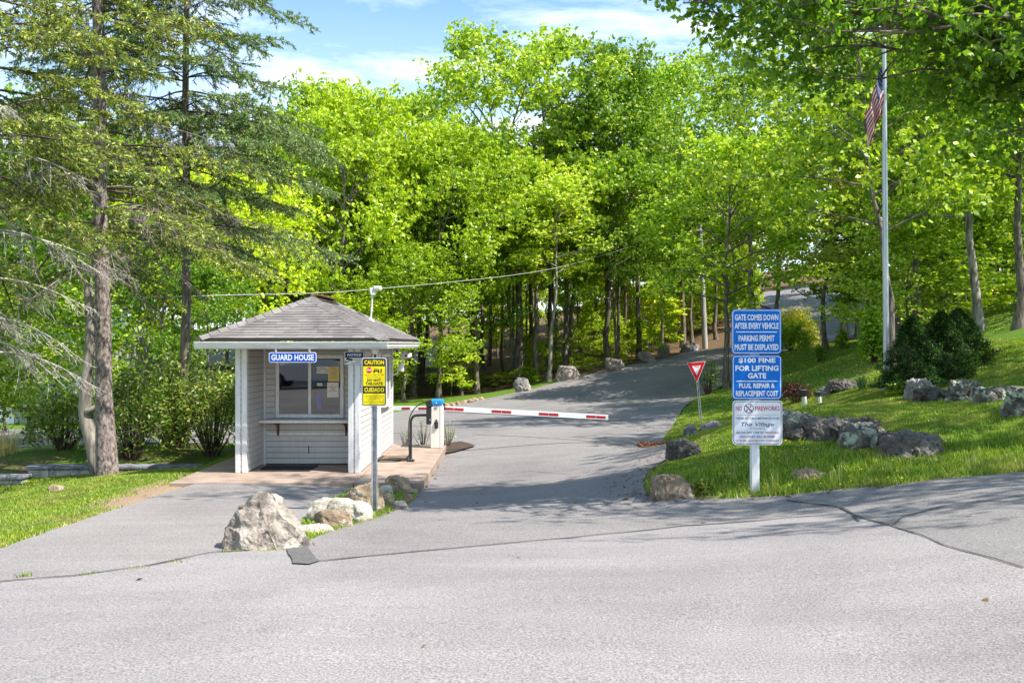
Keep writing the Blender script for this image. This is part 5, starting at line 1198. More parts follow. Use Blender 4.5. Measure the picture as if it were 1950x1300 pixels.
proto('wood_c', 'leaf_maple', 'bark', seed=9, h=16, cb=6.2, Rc=3.9, nl=16, nleaf=9500, leaf=.25, tr=.17)
proto('under', 'leaf_lime', 'bark', seed=15, h=9, cb=1.2, Rc=3.4, nl=22, nleaf=12000, leaf=.25, tr=.09)
proto('sapling', 'leaf_lime', 'bark', seed=10, h=6, cb=1.2, Rc=1.9, nl=14, nleaf=3600, leaf=.17, tr=.04, clump=.3)
proto('slender', 'leaf_oak', 'bark_pale', seed=11, h=16, cb=8.5, Rc=2.9, nl=13, nleaf=6500, leaf=.2, tr=.15)
proto('shade_oak', 'leaf_dark', 'bark', seed=12, h=13.5, cb=5.5, Rc=5.6, nl=22, nleaf=17000, leaf=.15, tr=.26)
proto('shade_maple', 'leaf_oak', 'bark_pale', seed=13, h=15, cb=4.6, Rc=5.2, nl=24, nleaf=19000, leaf=.17, tr=.19, flat=.45)
proto('lane_maple', 'leaf_lime', 'bark', seed=18, h=12, cb=3.6, Rc=4.6, nl=24, nleaf=20000, leaf=.16, tr=.10, flat=.5)
proto('under_maple', 'leaf_oak', 'bark', seed=19, h=8, cb=1.0, Rc=3.4, nl=22, nleaf=13000, leaf=.17, tr=.08)
proto('pale_maple', 'leaf_pale', 'bark', seed=14, h=10, cb=3.2, Rc=3.6, nl=20, nleaf=11000, leaf=.16, tr=.13, flat=.45)

trn = random.Random(77)
def tree(key, x, y, height, width, label, group=None, cat='tree', rz=None, name='broadleaf_tree', lean=0.0, squeeze=1.0):
    trm, crm, h, rc = PROTO[key]; z = g1(x, y) - .15
    o = thing(name, label, cat, (x, y, z), group); sz = height / h; sx = width / (2 * rc)
    o.scale = (sx, sx * squeeze, sz); o.rotation_euler = (lean * .5, lean, trn.uniform(0, 6.28) if rz is None else rz)
    link('trunk', trm, o); link('crown', crm, o)
    return o
def treepx(key, px, Y, pytop, wpx, label, group=None, **kw):
    """a tree whose trunk stands in photo column px at distance Y, its top at row pytop, its crown wpx wide"""
    x = at(px, 0, Y).x; z = g1(x, Y); tree(key, x, Y, (at(0, pytop, Y).z - z) * .985, wpx * Y / F, label, group, **kw)

# the front row of the wood, each one told apart
treepx('oak_a', 985, 50, 45, 400, 'tallest spreading oak with a forked trunk rising above the middle of the wood', rz=.3)
treepx('oak_b', 1160, 53, 85, 300, 'tall oak just right of the forked oak on the skyline')
treepx('lime_a', 655, 42, 165, 330, 'broad lime-green tree above the guard house roof, left of the middle')
treepx('lime_a', 835, 44, 235, 300, 'bright lime-green tree above the gate cabinet', rz=2.0)
treepx('oak_b', 795, 56, 165, 280, 'oak behind the lime-green trees, between the sky gap and the forked oak')
treepx('oak_b', 600, 52, 158, 260, 'oak topping the left end of the wood beside the spruce')
treepx('slender', 1044, 44.8, 330, 190, 'slender pale trunk with few low leaves behind the notched boulder')
treepx('maple_b', 1168, 50, 300, 240, 'dark straight trunk in the wood above the wedge-shaped boulder')
treepx('maple_a', 1216, 53, 150, 300, 'thick grey trunk at the wood edge behind the rounded boulder')
treepx('maple_b', 880, 46.5, 430, 220, 'low-branching maple with lime leaves at the wood edge above the gate arm', rz=1.2)
treepx('lime_b', 770, 40.5, 470, 260, 'young lime-green tree right behind the guard house roof')
treepx('lime_b', 700, 39, 560, 220, 'small bright tree just beyond the guard house gutter')
treepx('maple_a', 1300, 62, 120, 330, 'maple at the head of the road below the gap of sky')
treepx('maple_a', 1384, 35.5, 260, 430, 'dark trunk at the road edge right behind the yield sign, leaves hanging low', rz=.9)
treepx('shade_maple', 1442, 44, 130, 400, 'tree with dark trunk showing just above the blue sign panels')
treepx('maple_b', 1478, 46, 240, 330, 'thin leaning trunk right above the corner of the blue sign')
treepx('shade_maple', 1606, 47, 60, 420, 'grey trunk wrapped in ivy standing in front of the upper road')
treepx('pale_maple', 1575, 40, 270, 330, 'maple with pale yellow-green young leaves left of the flagpole')
treepx('shade_maple', 1865, 26.5, -120, 520, 'large bare-barked trunk on the bank behind the dark conifers', rz=2.2)
treepx('oak_b', 1935, 24, -200, 420, 'brown trunk at the picture edge above the bank')
treepx('maple_a', 1745, 33, 60, 420, 'leafy maple on the bank directly behind the flagpole', rz=4)
treepx('maple_b', 1830, 36, 260, 330, 'dark-stemmed understory maple behind the conifers')
treepx('maple_b', 1660, 40, 420, 260, 'low bushy maple beside the upper road')
# the oak outside the frame whose boughs hang in at the upper right and shade the bank
def overhang_oak():
    rng = np.random.default_rng(31); x0, y0 = 8.9, 10.4; z0 = g1(x0, y0) - .1; T = np.array([x0, y0, z0]); paths = []; cl = []
    tp = np.array([[x0 + .05 * math.sin(i), y0 + .05 * math.cos(i * 1.3), z0 + i * 1.05] for i in range(12)]); paths.append((tp, .30 * (1 - .85 * np.linspace(0, 1, 12))))
    tips = [(1300, 6, 10.2), (1370, 30, 10.6), (1430, 75, 10.4), (1500, 15, 9.8), (1520, 105, 10.8), (1570, 60, 9.6), (1600, 150, 10.5), (1640, 20, 9.4), (1800, 160, 10.8), (1785, 40, 10), (1815, 215, 10.6), (1850, 90, 9.8), (1890, 170, 10.4), (1935, 260, 9.9), (1960, 60, 10.6), (1660, -70, 11), (1500, -90, 10.6), (1800, -80, 11), (1400, -70, 10.2), (1950, -100, 10), (1600, -160, 10.2), (1750, -190, 10.6), (1900, -230, 10.2)]
    tips = [np.array(at(*t)) for t in tips] + [np.array([x0 - 2.0 + np.clip(rng.normal(), -1.6, 1.6) * 1.9, y0 - .2 + np.clip(rng.normal(), -1.5, 1.5) * .75, z0 + rng.uniform(6.2, 11.5)]) for _ in range(60)]
    for tip in tips:
        zb = min(z0 + 11, max(z0 + 3.4, tip[2] - 1.0 - .18 * abs(tip[0] - x0))); o = np.array([np.interp(zb, tp[:, 2], tp[:, j]) for j in range(3)]); L = np.linalg.norm(tip - o)
        q = bez(o, (o + tip) / 2 + np.array([0, rng.normal() * .3, .14 * L]), tip, 12); q[1:-1] += rng.normal(size=(10, 3)) * .05; paths.append((q, (.010 + .0075 * L) * (1 - .86 * np.linspace(0, 1, 12)))); cl.append(tip)
        for s_ in range(int(3 + L * 1.5)):
            t = rng.uniform(.45, 1); p = np.array([np.interp(t, np.linspace(0, 1, 12), q[:, j]) for j in range(3)]); d = rng.normal(size=3) * np.array([1, .8, .45]) + np.array([-.3, 0, .05]); d /= np.linalg.norm(d); l = rng.uniform(.35, .8)
            paths.append((bez(p, p + d * l * .5 + np.array([0, 0, .07]), p + d * l, 5), .013 * (1 - .75 * np.linspace(0, 1, 5)))); cl += [p + d * l, p + d * l * .6]
    bc = np.concatenate([c + np.clip(rng.normal(size=(int(rng.uniform(4, 13)), 3)), -1.7, 1.7) * np.array([.22, .20, .15]) for c in cl])
    u_, v_ = bc[:, 0] / bc[:, 1] * F + CX, CY - (bc[:, 2] - H) / bc[:, 1] * F     # a gap in the boughs where the flag shows
    bc = bc[~((u_ > 1625) & (u_ < 1715) & (v_ > 45) & (v_ < 330) & ~((v_ > 125) & (v_ < 150)))]
    V, Q = bunches(bc - T, rng, .074, .25)
    o = thing('broadleaf_tree', 'dark-leaved oak at the picture edge whose boughs hang in over the flagpole', 'tree', (x0, y0, z0))
    VB, QB = tubes_np(paths, 7); link('trunk', fast_mesh('trunk', VB - T, QB, [M['bark']], smooth=True), o); link('crown', fast_mesh('crown', V, Q, [M['leaf_bough']]), o)
overhang_oak()
tree('shade_oak', 10.9, 6.9, 10, 7.5, 'dark-leaved oak beside the side road, its shade lying across the asphalt', rz=0.0, squeeze=.4)
tree('lane_maple', 9.6, 22.4, 11.0, 8.4, 'maple on the bank behind the flagpole that shades the gate lane', rz=0.0, squeeze=.62, lean=-0.13)
tree('shade_maple', 12.6, 11.9, 12, 6.5, 'maple beside the side road shading the ledge of rocks', rz=1.7)
tree('shade_maple', 14.5, 15.5, 13, 7.5, 'maple at the picture edge just above the upper row of rocks', rz=3.3)
# left side
treepx('maple_a', 60, 27, 190, 430, 'dark-limbed maple left of the spruce over the parking area', rz=.5)
treepx('maple_b', 300, 30, 380, 330, 'maple filling the gap between the two spruces')
treepx('lime_a', 470, 33, 330, 330, 'lime-green tree left of the guard house roof')
treepx('lime_b', 10, 33, 560, 200, 'bright yellow-green young tree by the pale house')
treepx('maple_b', 400, 26, 500, 230, 'leafy maple just behind the hedge beside the guard house')
treepx('oak_b', 220, 48, 250, 330, 'oak far behind the spruce trunk')
treepx('maple_a', 110, 55, 280, 330, 'maple behind the pale house')
treepx('under_maple', 95, 25.5, 560, 260, 'low bushy maple in front of the pale house at the left', rz=1.1)
treepx('under_maple', -20, 24, 600, 220, 'low leafy tree cut by the left picture edge', rz=2.4)
treepx('under_maple', 1715, 30, 420, 300, 'leafy low maple between the flagpole and the dark conifers', rz=0.7)
treepx('under_maple', 1900, 33, 380, 320, 'bushy low maple behind the bank at the right edge', rz=2.7)
treepx('lane_maple', 1990, 27, 150, 420, 'maple whose crown fills the right picture edge', rz=1.9)
for px, Y, ty, wd, lab in ((1880, 31, 560, 130, 'leafy sapling beside the large bare-barked trunk'), (1935, 29, 520, 140, 'leafy sapling on the bank at the right picture edge'), (1800, 34, 520, 160, 'leafy sapling rising behind the middle dark conifer')): treepx('sapling', px, Y, ty, wd, lab, name='sapling')
# the wood behind: nothing in the photo tells these apart
deep = 'straight-trunked broad-leaved tree deep in the wood, behind the front row'
wr = random.Random(9)
def in_road(x, y):
    X, Y = np.array([x]), np.array([y]); return bool(inpoly(X, Y, roadP)[0])
cnt = 0
for row, Y in enumerate((47, 50.5, 54, 58, 62.5, 67, 72, 78, 85, 93)):
    x = -24 + (row % 2) * 1.7
    xr = 0.45 * Y + 6
    while x < xr:
        xx, yy = x + wr.uniform(-1.1, 1.1), Y + wr.uniform(-1.3, 1.3); x += wr.uniform(2.9, 4.4) * (1 if row < 4 else 1.1)
        edge = 0.24 + (yy - 41.5) * 0.74
        if xx > edge - 1.0 and yy < 62 and xx < 30 and (in_road(xx, yy) or xx < edge + 5): continue
        if in_road(xx - 2, yy) or in_road(xx + 2, yy): continue
        if -10.6 < xx < -4.3 and 61 < yy < 69: continue
        if -22 < xx < -14 and 53 < yy < 61: continue
        k = wr.choice(('wood_a', 'wood_b', 'wood_c', 'wood_a', 'slender')); hh = wr.uniform(11.5, 15.5)
        if row >= 7 and cnt % 2: k = 'under'; hh = wr.uniform(8, 11)
        tree(k, xx, yy, hh, wr.uniform(5.0, 7.4), deep, 'trees of the wood behind the front row'); cnt += 1
for i in range(30):
    X_ = wr.uniform(-13, 9); Y_ = 45.5 + max(0, X_) * .8 + wr.uniform(0, 7)
    if in_road(X_, Y_) or in_road(X_, Y_ - 1): continue
    tree('sapling', X_, Y_, wr.uniform(.5, 1.2), wr.uniform(1.0, 2.0), 'low leafy growth on the brown floor of the wood', 'low growth on the wood floor', name='seedling')
# saplings along the wood edge
sap = 'knee-high to man-high sapling with bright leaves at the edge of the wood'
for i in range(24):
    f = wr.random(); X_ = -13 + 22 * f; Y_ = 44.5 + max(0, X_) * .78 + wr.uniform(-1, 9) + (0 if X_ > -3 else wr.uniform(-5, 0))
    if in_road(X_, Y_): continue
    tree('sapling', X_, Y_, wr.uniform(1.2, 3.6), wr.uniform(1.4, 2.6), sap, 'saplings at the wood edge', name='sapling')
for i in range(26):
    X_, Y_ = wr.uniform(12, 34), wr.uniform(34, 62)
    if in_road(X_, Y_) or in_road(X_ - 1.5, Y_ - 1) or X_ / Y_ < .36 + .1 * (Y_ > 40): continue
    tree('sapling', X_, Y_, wr.uniform(2.0, 5.5), wr.uniform(2.4, 4.0), 'bushy sapling under the trees on the slope right of the flagpole', 'saplings on the right slope', name='sapling')
for i in range(34):
    X_, Y_ = wr.uniform(7, 24), wr.uniform(55, 82)
    if in_road(X_, Y_) or in_road(X_ + 1.5, Y_) or in_road(X_, Y_ - 1.5) or X_ > 12 + (Y_ - 55) * .5: continue
    tree(wr.choice(('sapling', 'under', 'sapling')), X_, Y_, wr.uniform(2.5, 6.5), wr.uniform(2.4, 4.6), 'leafy undergrowth tree on the slope at the bend of the upper road', 'undergrowth trees at the road bend', name='sapling')
# hill trees further right and back
hl = 'leafy tree crowding the hillside at the upper right, behind the bank'
for i in range(58):
    X_, Y_ = wr.uniform(14, 50), wr.uniform(32, 74)
    if in_road(X_, Y_) or X_ / Y_ < .43 or in_road(X_ - 2, Y_): continue
    tree(wr.choice(('wood_c', 'under_maple', 'maple_b', 'wood_a', 'under_maple')), X_, Y_, wr.uniform(12, 17), wr.uniform(6, 8.5), hl, 'trees on the hillside at the right')
lf = 'broad-leaved tree beyond the parking area at the left, behind the spruces'
for i in range(26):
    X_, Y_ = wr.uniform(-44, -9), wr.uniform(36, 64)
    if (-27.6 < X_ < -17.6 and Y_ < 48) or (-21.6 < X_ < -14 and 53 < Y_ < 61) or in_road(X_, Y_): continue
    tree(wr.choice(('wood_b', 'wood_c', 'maple_b')), X_, Y_, wr.uniform(8, 12), wr.uniform(5.5, 7.5), lf, 'trees at the left behind the spruces')
# unseen trees added behind the viewer to darken the guard house window's reflection
for i, (X_, Y_) in enumerate(((-13, -9), (-7, -11), (-1, -12), (5, -11), (11, -9), (-10, -15), (2, -17))):
    tree('wood_c', X_, Y_, 12, 8, 'broad-leaved tree added behind the viewer to darken the window reflection', 'trees added behind the viewer')

# car standing behind the viewer: the guard house window mirrors it
def parked_car():
    cx, cy = -8.2, -4.6; z = g1(cx, cy); s = thing('parked_car', 'white patrol car mirrored in the guard house window', 'car', (cx, cy, z))
    prof = [(-2.3, .42), (-2.32, .72), (-2.2, .92), (-1.75, .98), (-1.1, 1.0), (-.45, 1.42), (.1, 1.50), (.95, 1.47), (1.6, 1.05), (2.2, .98), (2.3, .70), (2.25, .40), (1.78, .36), (1.70, .55), (1.42, .68), (1.14, .55), (1.06, .34), (-1.06, .34), (-1.14, .55), (-1.42, .68), (-1.70, .55), (-1.78, .38)]
    t = MB(); n = len(prof); Ys = [(-.9, .94), (-.82, 1.0), (.82, 1.0), (.9, .94)]
    def ring(y, k): return [(cx + x * (k if z_ < 1.0 else k), cy + y * (1 if z_ < 1.02 else .80), z + .36 + (z_ - .36) * (1 if k == 1 else .985)) for x, z_ in prof]
    rings = [ring(y, k) for y, k in Ys]
    for a, b in zip(rings[:-1], rings[1:]): t.add(a + b, [(i, (i + 1) % n, (i + 1) % n + n, i + n) for i in range(n)], M['white'])
    t.add(rings[0], [tuple(range(n))], M['white']); t.add(rings[-1], [tuple(range(n - 1, -1, -1))], M['white'])
    t.build('body', s)
    for sg in (-1, 1):
        y = cy + sg * .745
        for pts in ([(-.92, 1.04), (-.42, 1.37), (.12, 1.43), (.12, 1.04)], [(.2, 1.04), (.2, 1.43), (.88, 1.40), (1.36, 1.06)]):
            w_ = MB(); w_.prism_xz([(cx + x, z + q) for x, q in pts], y - .02, y + .02, M['glass']); w_.build('side_window', s)
        for x in (-1.42, 1.42):
            w_ = MB(); ya, yb = sorted((cy + sg * .70, cy + sg * .91)); w_.disc(cx + x, z + .33, .33, ya, yb, M['rubber'], 24); wo_ = w_.build('wheel', s)
            w_ = MB(); ya, yb = sorted((cy + sg * .911, cy + sg * .925)); w_.disc(cx + x, z + .33, .21, ya, yb, M['galv'], 20); w_.build('rim', wo_)
parked_car()

# ------------------------------------------------------------------ spruces
def gen_spruce(seed, H_=21, tr=.18, z0=2.6, dead_to=5.0, Lmax=3.9, dens=1.0, live=.7, deadm='twig_dead', nbr=(3, 6), twigs=3):
    rng = np.random.default_rng(seed); trunk = []; dead = []; fol_p, fol_d = [], []; live_b = []
    n = 14; zt = np.linspace(0, H_, n); wob = np.cumsum(rng.normal(size=(n, 2)) * .03, 0); tp = np.concatenate([wob - wob[0], zt[:, None]], 1)
    rad = tr * (1 - .93 * zt / H_); rad[0] *= 1.3; trunk.append((tp, rad))
    z = z0
    while z < H_ - .4:
        nb = rng.integers(*nbr)
        for b in range(nb):
            az = rng.uniform(0, 2 * np.pi); f = z / H_; L = Lmax * (1 - f) ** .7 * rng.uniform(.6, 1.15)
            if z < dead_to: L *= .85
            zz = z + rng.uniform(-.15, .15); o = np.array([np.interp(zz, zt, tp[:, 0]), np.interp(zz, zt, tp[:, 1]), zz])
            h_ = np.array([math.cos(az), math.sin(az), 0]); alive = rng.random() < (.12 if z < dead_to - .8 else (live if z > dead_to + .8 else live * .6))
            dr = rng.uniform(.10, .30) if z > dead_to else rng.uniform(.18, .5)
            q = bez(o, o + h_ * L * .5 + np.array([0, 0, L * .06]), o + h_ * L + np.array([0, 0, -L * dr]), 9); q[-2:, 2] += L * np.array([.01, .04])
            r0 = (.028 if alive else .019) * (1 - f) + .006; (live_b if alive else dead).append((q, r0 * (1 - .85 * np.linspace(0, 1, 9))))
            side = np.array([-h_[1], h_[0], 0]); k = int(L * (11 if alive else 9) * dens)
            for s_ in range(k):
                t = .22 + .78 * (s_ + rng.random()) / k; p = np.array([np.interp(t, np.linspace(0, 1, 9), q[:, j]) for j in range(3)])
                sg = rng.choice([-1, 1]); l2 = L * .30 * (1.15 - t) * rng.uniform(.5, 1.2) + .12
                hang = (not alive) or rng.random() < .3; d2 = side * sg * rng.uniform(.5, 1) + h_ * rng.uniform(.35, .8) + np.array([0, 0, rng.uniform(-1.1, -.3) if hang else rng.uniform(-.35, .05)]); d2 /= np.linalg.norm(d2)
                e = p + d2 * l2 + np.array([0, 0, -.1 * l2]); path = bez(p, p + d2 * l2 * .5 + np.array([0, 0, .02]), e, 4); rr_ = .0065
                (live_b if alive else dead).append((path, rr_ * (1 - .75 * np.linspace(0, 1, 4))))
                # finer side twigs
                for w in range(2 if alive else twigs):
                    t3 = rng.uniform(.25, .95); p3 = p + (e - p) * t3; d3 = d2 + rng.normal(size=3) * .6 + np.array([0, 0, -.3]); d3 /= np.linalg.norm(d3); l3 = l2 * .45 * rng.uniform(.5, 1.1)
                    (live_b if alive else dead).append((np.stack([p3, p3 + d3 * l3 * .5, p3 + d3 * l3 + np.array([0, 0, -.06 * l3])]), np.array([.0055, .004, .002])))
                    if alive and rng.random() < (.25 if hang else .5 + .5 * t):
                        m = max(4, int(l3 * 85)); tt = rng.random(m)[:, None]; fol_p.append(p3 + d3 * l3 * tt); fol_d.append(np.repeat(d3[None], m, 0) + rng.normal(size=(m, 3)) * .55)
                if alive and rng.random() < (.3 if hang else .6 + .4 * t):
                    m = max(6, int(l2 * 110)); tt = (rng.random(m) ** .8)[:, None]; fol_p.append(p + (e - p) * tt); fol_d.append(np.repeat(d2[None], m, 0) + rng.normal(size=(m, 3)) * .5 + np.array([0, 0, .15]))
        z += rng.uniform(.26, .42)
    mt = fast_mesh('trunk', *tubes_np(trunk, 14), [M['bark_spruce']], smooth=True)
    mb_ = fast_mesh('branches', *tubes_np(live_b, 4), [M['twig']], smooth=True)
    md = fast_mesh('dead_branches', *tubes_np(dead, 4), [M[deadm]], smooth=True) if dead else None
    P_ = np.concatenate(fol_p); D_ = np.concatenate(fol_d); V, Q = leaves_np(P_, rng, .075, .022, .5, 0, .4, D_)
    mf = fast_mesh('crown', V, Q, [M['leaf_spruce']])
    return mt, mb_, md, mf
def spruce(parts, x, y, label, rz=0, leafm=None, lean=(0, 0), s=1.0, dark=False):
    o = thing('spruce_tree', label, 'spruce', (x, y, g1(x, y) - .06)); o.rotation_euler = (lean[0], lean[1], rz); o.scale = (s, s, s)
    for nm, me in zip(('trunk', 'branches', 'dead_branches', 'crown'), parts):
        if me is None: continue
        if leafm and nm == 'crown': me.materials[0] = M[leafm]
        if nm == 'trunk' and dark: me.materials[0] = M['bark']
        link(nm, me, o)
xs_, ys_ = hit(205, 906)
spruce(gen_spruce(21, 20, .160, 3.9, 4.4, 3.7, .92, .80, 'twig_grey'), xs_, ys_, 'tall open spruce with scaly grey-brown trunk on the left lawn', .4, lean=(0, -.008))
spruce(gen_spruce(22, 20, .115, 4.7, 4.8, 4.4, 1.15, .98, 'twig_grey', (4, 7)), at(350, 0, 20.0).x, 20.0, 'denser dark spruce behind the hedge, branches drooping over the guard house', 1.3, 'leaf_blue_spruce', dark=True)
spruce(gen_spruce(23, 17, .2, 2.4, 5.0, 3.5, 1.0, .9, 'twig_dead', (2, 4), 5), at(-70, 0, 13.2).x, 13.2, 'spruce past the left picture edge with bleached dead boughs reaching in', 2.0)
# leaning trunk beside the spruce
b_ = H3(188, 902); s = thing('leaning_tree', 'stubby brown trunk with a side limb leaning against the spruce', 'tree', b_)
pts = smooth_line([b_ + Vector((0, 0, -.1)), at(178, 850, b_.y + .05), at(163, 790, b_.y + .1), at(166, 720, b_.y + .15), at(172, 640, b_.y + .2), at(168, 540, b_.y + .3)], 5)
t = MB(); t.tube(pts, [.155 - .075 * i / (len(pts) - 1) for i in range(len(pts))], M['bark_pale'], 14)
t.tube(smooth_line([at(160, 786, b_.y + .1), at(170, 782, b_.y), at(185, 772, b_.y + .02), at(198, 755, b_.y + .1), at(204, 730, b_.y + .2)], 5), [.06 - .02 * i / 20 for i in range(21)], M['bark_pale'], 10)
for (a, c) in (((168, 540), (120, 470)), ((170, 600), (230, 520)), ((170, 620), (90, 600))): t.tube(smooth_line([at(*a, b_.y + .3), at((a[0] + c[0]) / 2, (a[1] + c[1]) / 2 + 10, b_.y + .5), at(*c, b_.y + .9)], 4), .025, M['bark_pale'], 6)
t.build('trunk', s)
rng = np.random.default_rng(55); pc = np.concatenate([np.array(at(x_, y_, b_.y + d_)) + rng.normal(size=(170, 3)) * np.array([.35, .4, .2]) for x_, y_, d_ in ((120, 470, 1), (165, 520, .6), (230, 520, .8), (90, 600, 1), (140, 640, .8), (60, 660, 1.2), (190, 600, .9), (220, 660, 1), (110, 700, 1.2), (180, 440, .9))])
V, Q = leaves_np(pc - np.array(b_), rng, .11, .075, .5); link('crown', fast_mesh('crown', V, Q, [M['leaf_maple']]), s)

# ------------------------------------------------------------------ shrubs
def shrub(name, label, x, y, w, d, h, mat, n, leaf, seed, twig='twig', cat='shrub', group=None, shape='dome', up=.45, ntw=26, hollow=.45, aspect=.6):
    rng = np.random.default_rng(seed); z = g1(x, y); o = thing(name, label, cat, (x, y, z), group); paths = []; ends = []
    for i in range(ntw):
        a = rng.uniform(0, 2 * np.pi); r = rng.uniform(.2, 1) ** .6; zz = rng.uniform(.45, 1)
        if shape == 'dome': r *= math.sqrt(max(.06, 1 - (zz - .35) ** 2 * 2.0))
        else: r *= max(.05, 1 - zz) ** .8 * 1.05
        e = np.array([math.cos(a) * r * w / 2, math.sin(a) * r * d / 2, zz * h]); q = bez(np.array([e[0] * .12, e[1] * .12, -.05]), np.array([e[0] * .5, e[1] * .5, h * .35 * zz]), e, 6)
        paths.append((q, (.006 + .012 * h / 1.5) * (1 - .8 * np.linspace(0, 1, 6)))); ends += [e, q[4]]
    link('stems', fast_mesh('stems', *tubes_np(paths, 5), [M[twig]], smooth=True), o)
    if n:
        if shape == 'dome':
            ends = np.array(ends); k = rng.integers(0, len(ends), n); pos = ends[k] + rng.normal(size=(n, 3)) * np.array([w * .10, d * .10, h * .08])
            m = int(n * .45); u = rng.normal(size=(m, 3)); u /= np.linalg.norm(u, axis=1)[:, None]; u[:, 2] = np.abs(u[:, 2]); bumps = 1 + .16 * np.sin(u[:, 0] * 7 + seed) * np.cos(u[:, 1] * 6 + u[:, 2] * 5)
            pos[:m] = u * np.array([w / 2, d / 2, h * .82]) * (rng.uniform(hollow, 1, m) ** .5 * bumps)[:, None] + np.array([0, 0, h * .12])
            V, Q = leaves_np(pos, rng, leaf, leaf * aspect, up)
        else:
            t = rng.random(n) ** 1.35; a = rng.uniform(0, 2 * np.pi, n); lump = 1 + .22 * np.sin(a * 4 + t * 11 + seed) + .15 * np.sin(a * 9 - t * 22) + .10 * np.sin(t * 40 + a * 3)
            rr_ = (1 - t) ** .72 * lump * rng.uniform(.62, 1.02, n) ** .6
            pos = np.stack([np.cos(a) * rr_ * w / 2, np.sin(a) * rr_ * d / 2, t * h * (1 + .03 * np.sin(a * 3)) + .03], 1)
            dirs = np.stack([np.cos(a) * .8, np.sin(a) * .8, .7 + 0 * a], 1) + rng.normal(size=(n, 3)) * .35
            V, Q = leaves_np(pos, rng, leaf, leaf * aspect, .2, 0, .4, dirs)
        link('foliage', fast_mesh('foliage', V, Q, [M[mat]]), o)
    return o
def shrubpx(name, label, px, pyb, wpx, pyt, mat, n, leaf, seed, **kw):
    b = H3(px, pyb); k = b.y / F; return shrub(name, label, b.x, b.y + wpx * k * .3, wpx * k, wpx * k * .9, (pyb - pyt) * k, mat, n, leaf, seed, **kw)
G4 = 'dark dwarf conifers on the bank'
for i, (px, pb, w_, pt, Y, lab) in enumerate(((1738, 748, 124, 607, 18.0, 'dark conical conifer nearest the flagpole'), (1794, 738, 122, 598, 18.4, 'middle one of the three dark conical conifers'), (1826, 728, 128, 593, 19.4, 'dark conical conifer furthest from the flagpole'))):
    x = at(px, 0, Y).x; k = Y / F; shrub('conifer_shrub', lab, x, Y, w_ * k, w_ * k, at(0, pt, Y).z - g1(x, Y), 'leaf_conifer', 26000, .05, 200 + i, cat='conifer', group=G4, shape='cone', aspect=.32, ntw=60)
shrubpx('barberry_shrub', 'dark red barberry shrub behind the black floodlight', 1520, 768, 76, 728, 'leaf_red', 4200, .035, 210)
shrubpx('azalea_shrub', 'bright yellow-green azalea beside the upper blue sign panel', 1514, 668, 74, 616, 'leaf_azalea', 6000, .10, 211)
shrubpx('azalea_shrub', 'paler taller shrub behind the bright azalea', 1524, 662, 92, 588, 'leaf_pale', 6000, .11, 212)
shrubpx('small_shrub', 'little dark green shrub on the lawn below the azalea', 1563, 690, 26, 655, 'leaf_dark', 500, .08, 213)
shrubpx('bare_shrub', 'thin twiggy shrub between the yield sign and the dark trunk', 1352, 752, 62, 682, 'leaf_dark', 380, .09, 214, ntw=40)
shrubpx('ivy_shrub', 'dark ivy mound around the trunk left of the flagpole', 1672, 690, 60, 590, 'leaf_maple', 2600, .12, 215)
shrubpx('ivy_shrub', 'low leafy bush at the foot of the ivy-wrapped trunk', 1606, 664, 24, 625, 'leaf_maple', 600, .10, 216)
shrubpx('low_plant', 'low green weeds at the foot of the conifer nearest the flagpole', 1725, 752, 60, 728, 'leaf_azalea', 1500, .05, 217)
shrubpx('low_plant', 'small weedy plant beside the broad boulder at the road corner', 1343, 945, 34, 912, 'leaf_hedge', 320, .05, 218)
G5 = 'bare budding shrubs round the gate cabinet'
for i, (px, pb, w_, pt, lab) in enumerate(((773, 850, 36, 812, 'reddish bare twigs at the back corner of the guard house'), (806, 850, 46, 800, 'budding twiggy shrub just left of the gate cabinet'), (853, 850, 36, 805, 'budding twiggy shrub just right of the gate cabinet'))):
    Y = 20.3; x = at(px, 0, Y).x; k = Y / F; shrub('twiggy_shrub', lab, x, Y, w_ * k, .4, (pb - pt) * k * 1.15, 'leaf_azalea', 90 if i else 30, .04, 220 + i, twig='twig_grey', cat='shrub', group=G5, ntw=22)
# spiky plant
b_ = H3(1641, 742); s = thing('spiky_plant', 'spiky plant with grey-green sword leaves at the left of the flagpole', 'plant', b_)
rng = np.random.default_rng(8); t = MB()
for i in range(46):
    a = rng.uniform(0, 6.28); l = rng.uniform(.25, .48); o_ = rng.uniform(.1, .55); w_ = .014
    p0 = b_ + Vector((math.cos(a) * .04, math.sin(a) * .04, -.02)); p1 = p0 + Vector((math.cos(a) * l * o_ * .5, math.sin(a) * l * o_ * .5, l * .65)); p2 = p0 + Vector((math.cos(a) * l * o_ * 1.2, math.sin(a) * l * o_ * 1.2, l * (1 - o_ * .5))); sd = Vector((-math.sin(a), math.cos(a), 0)) * w_
    t.add([p0 - sd, p0 + sd, p1 + sd, p1 - sd, p2], [(0, 1, 2, 3), (3, 2, 4)], M['leaf_iris'])
t.build('foliage', s)
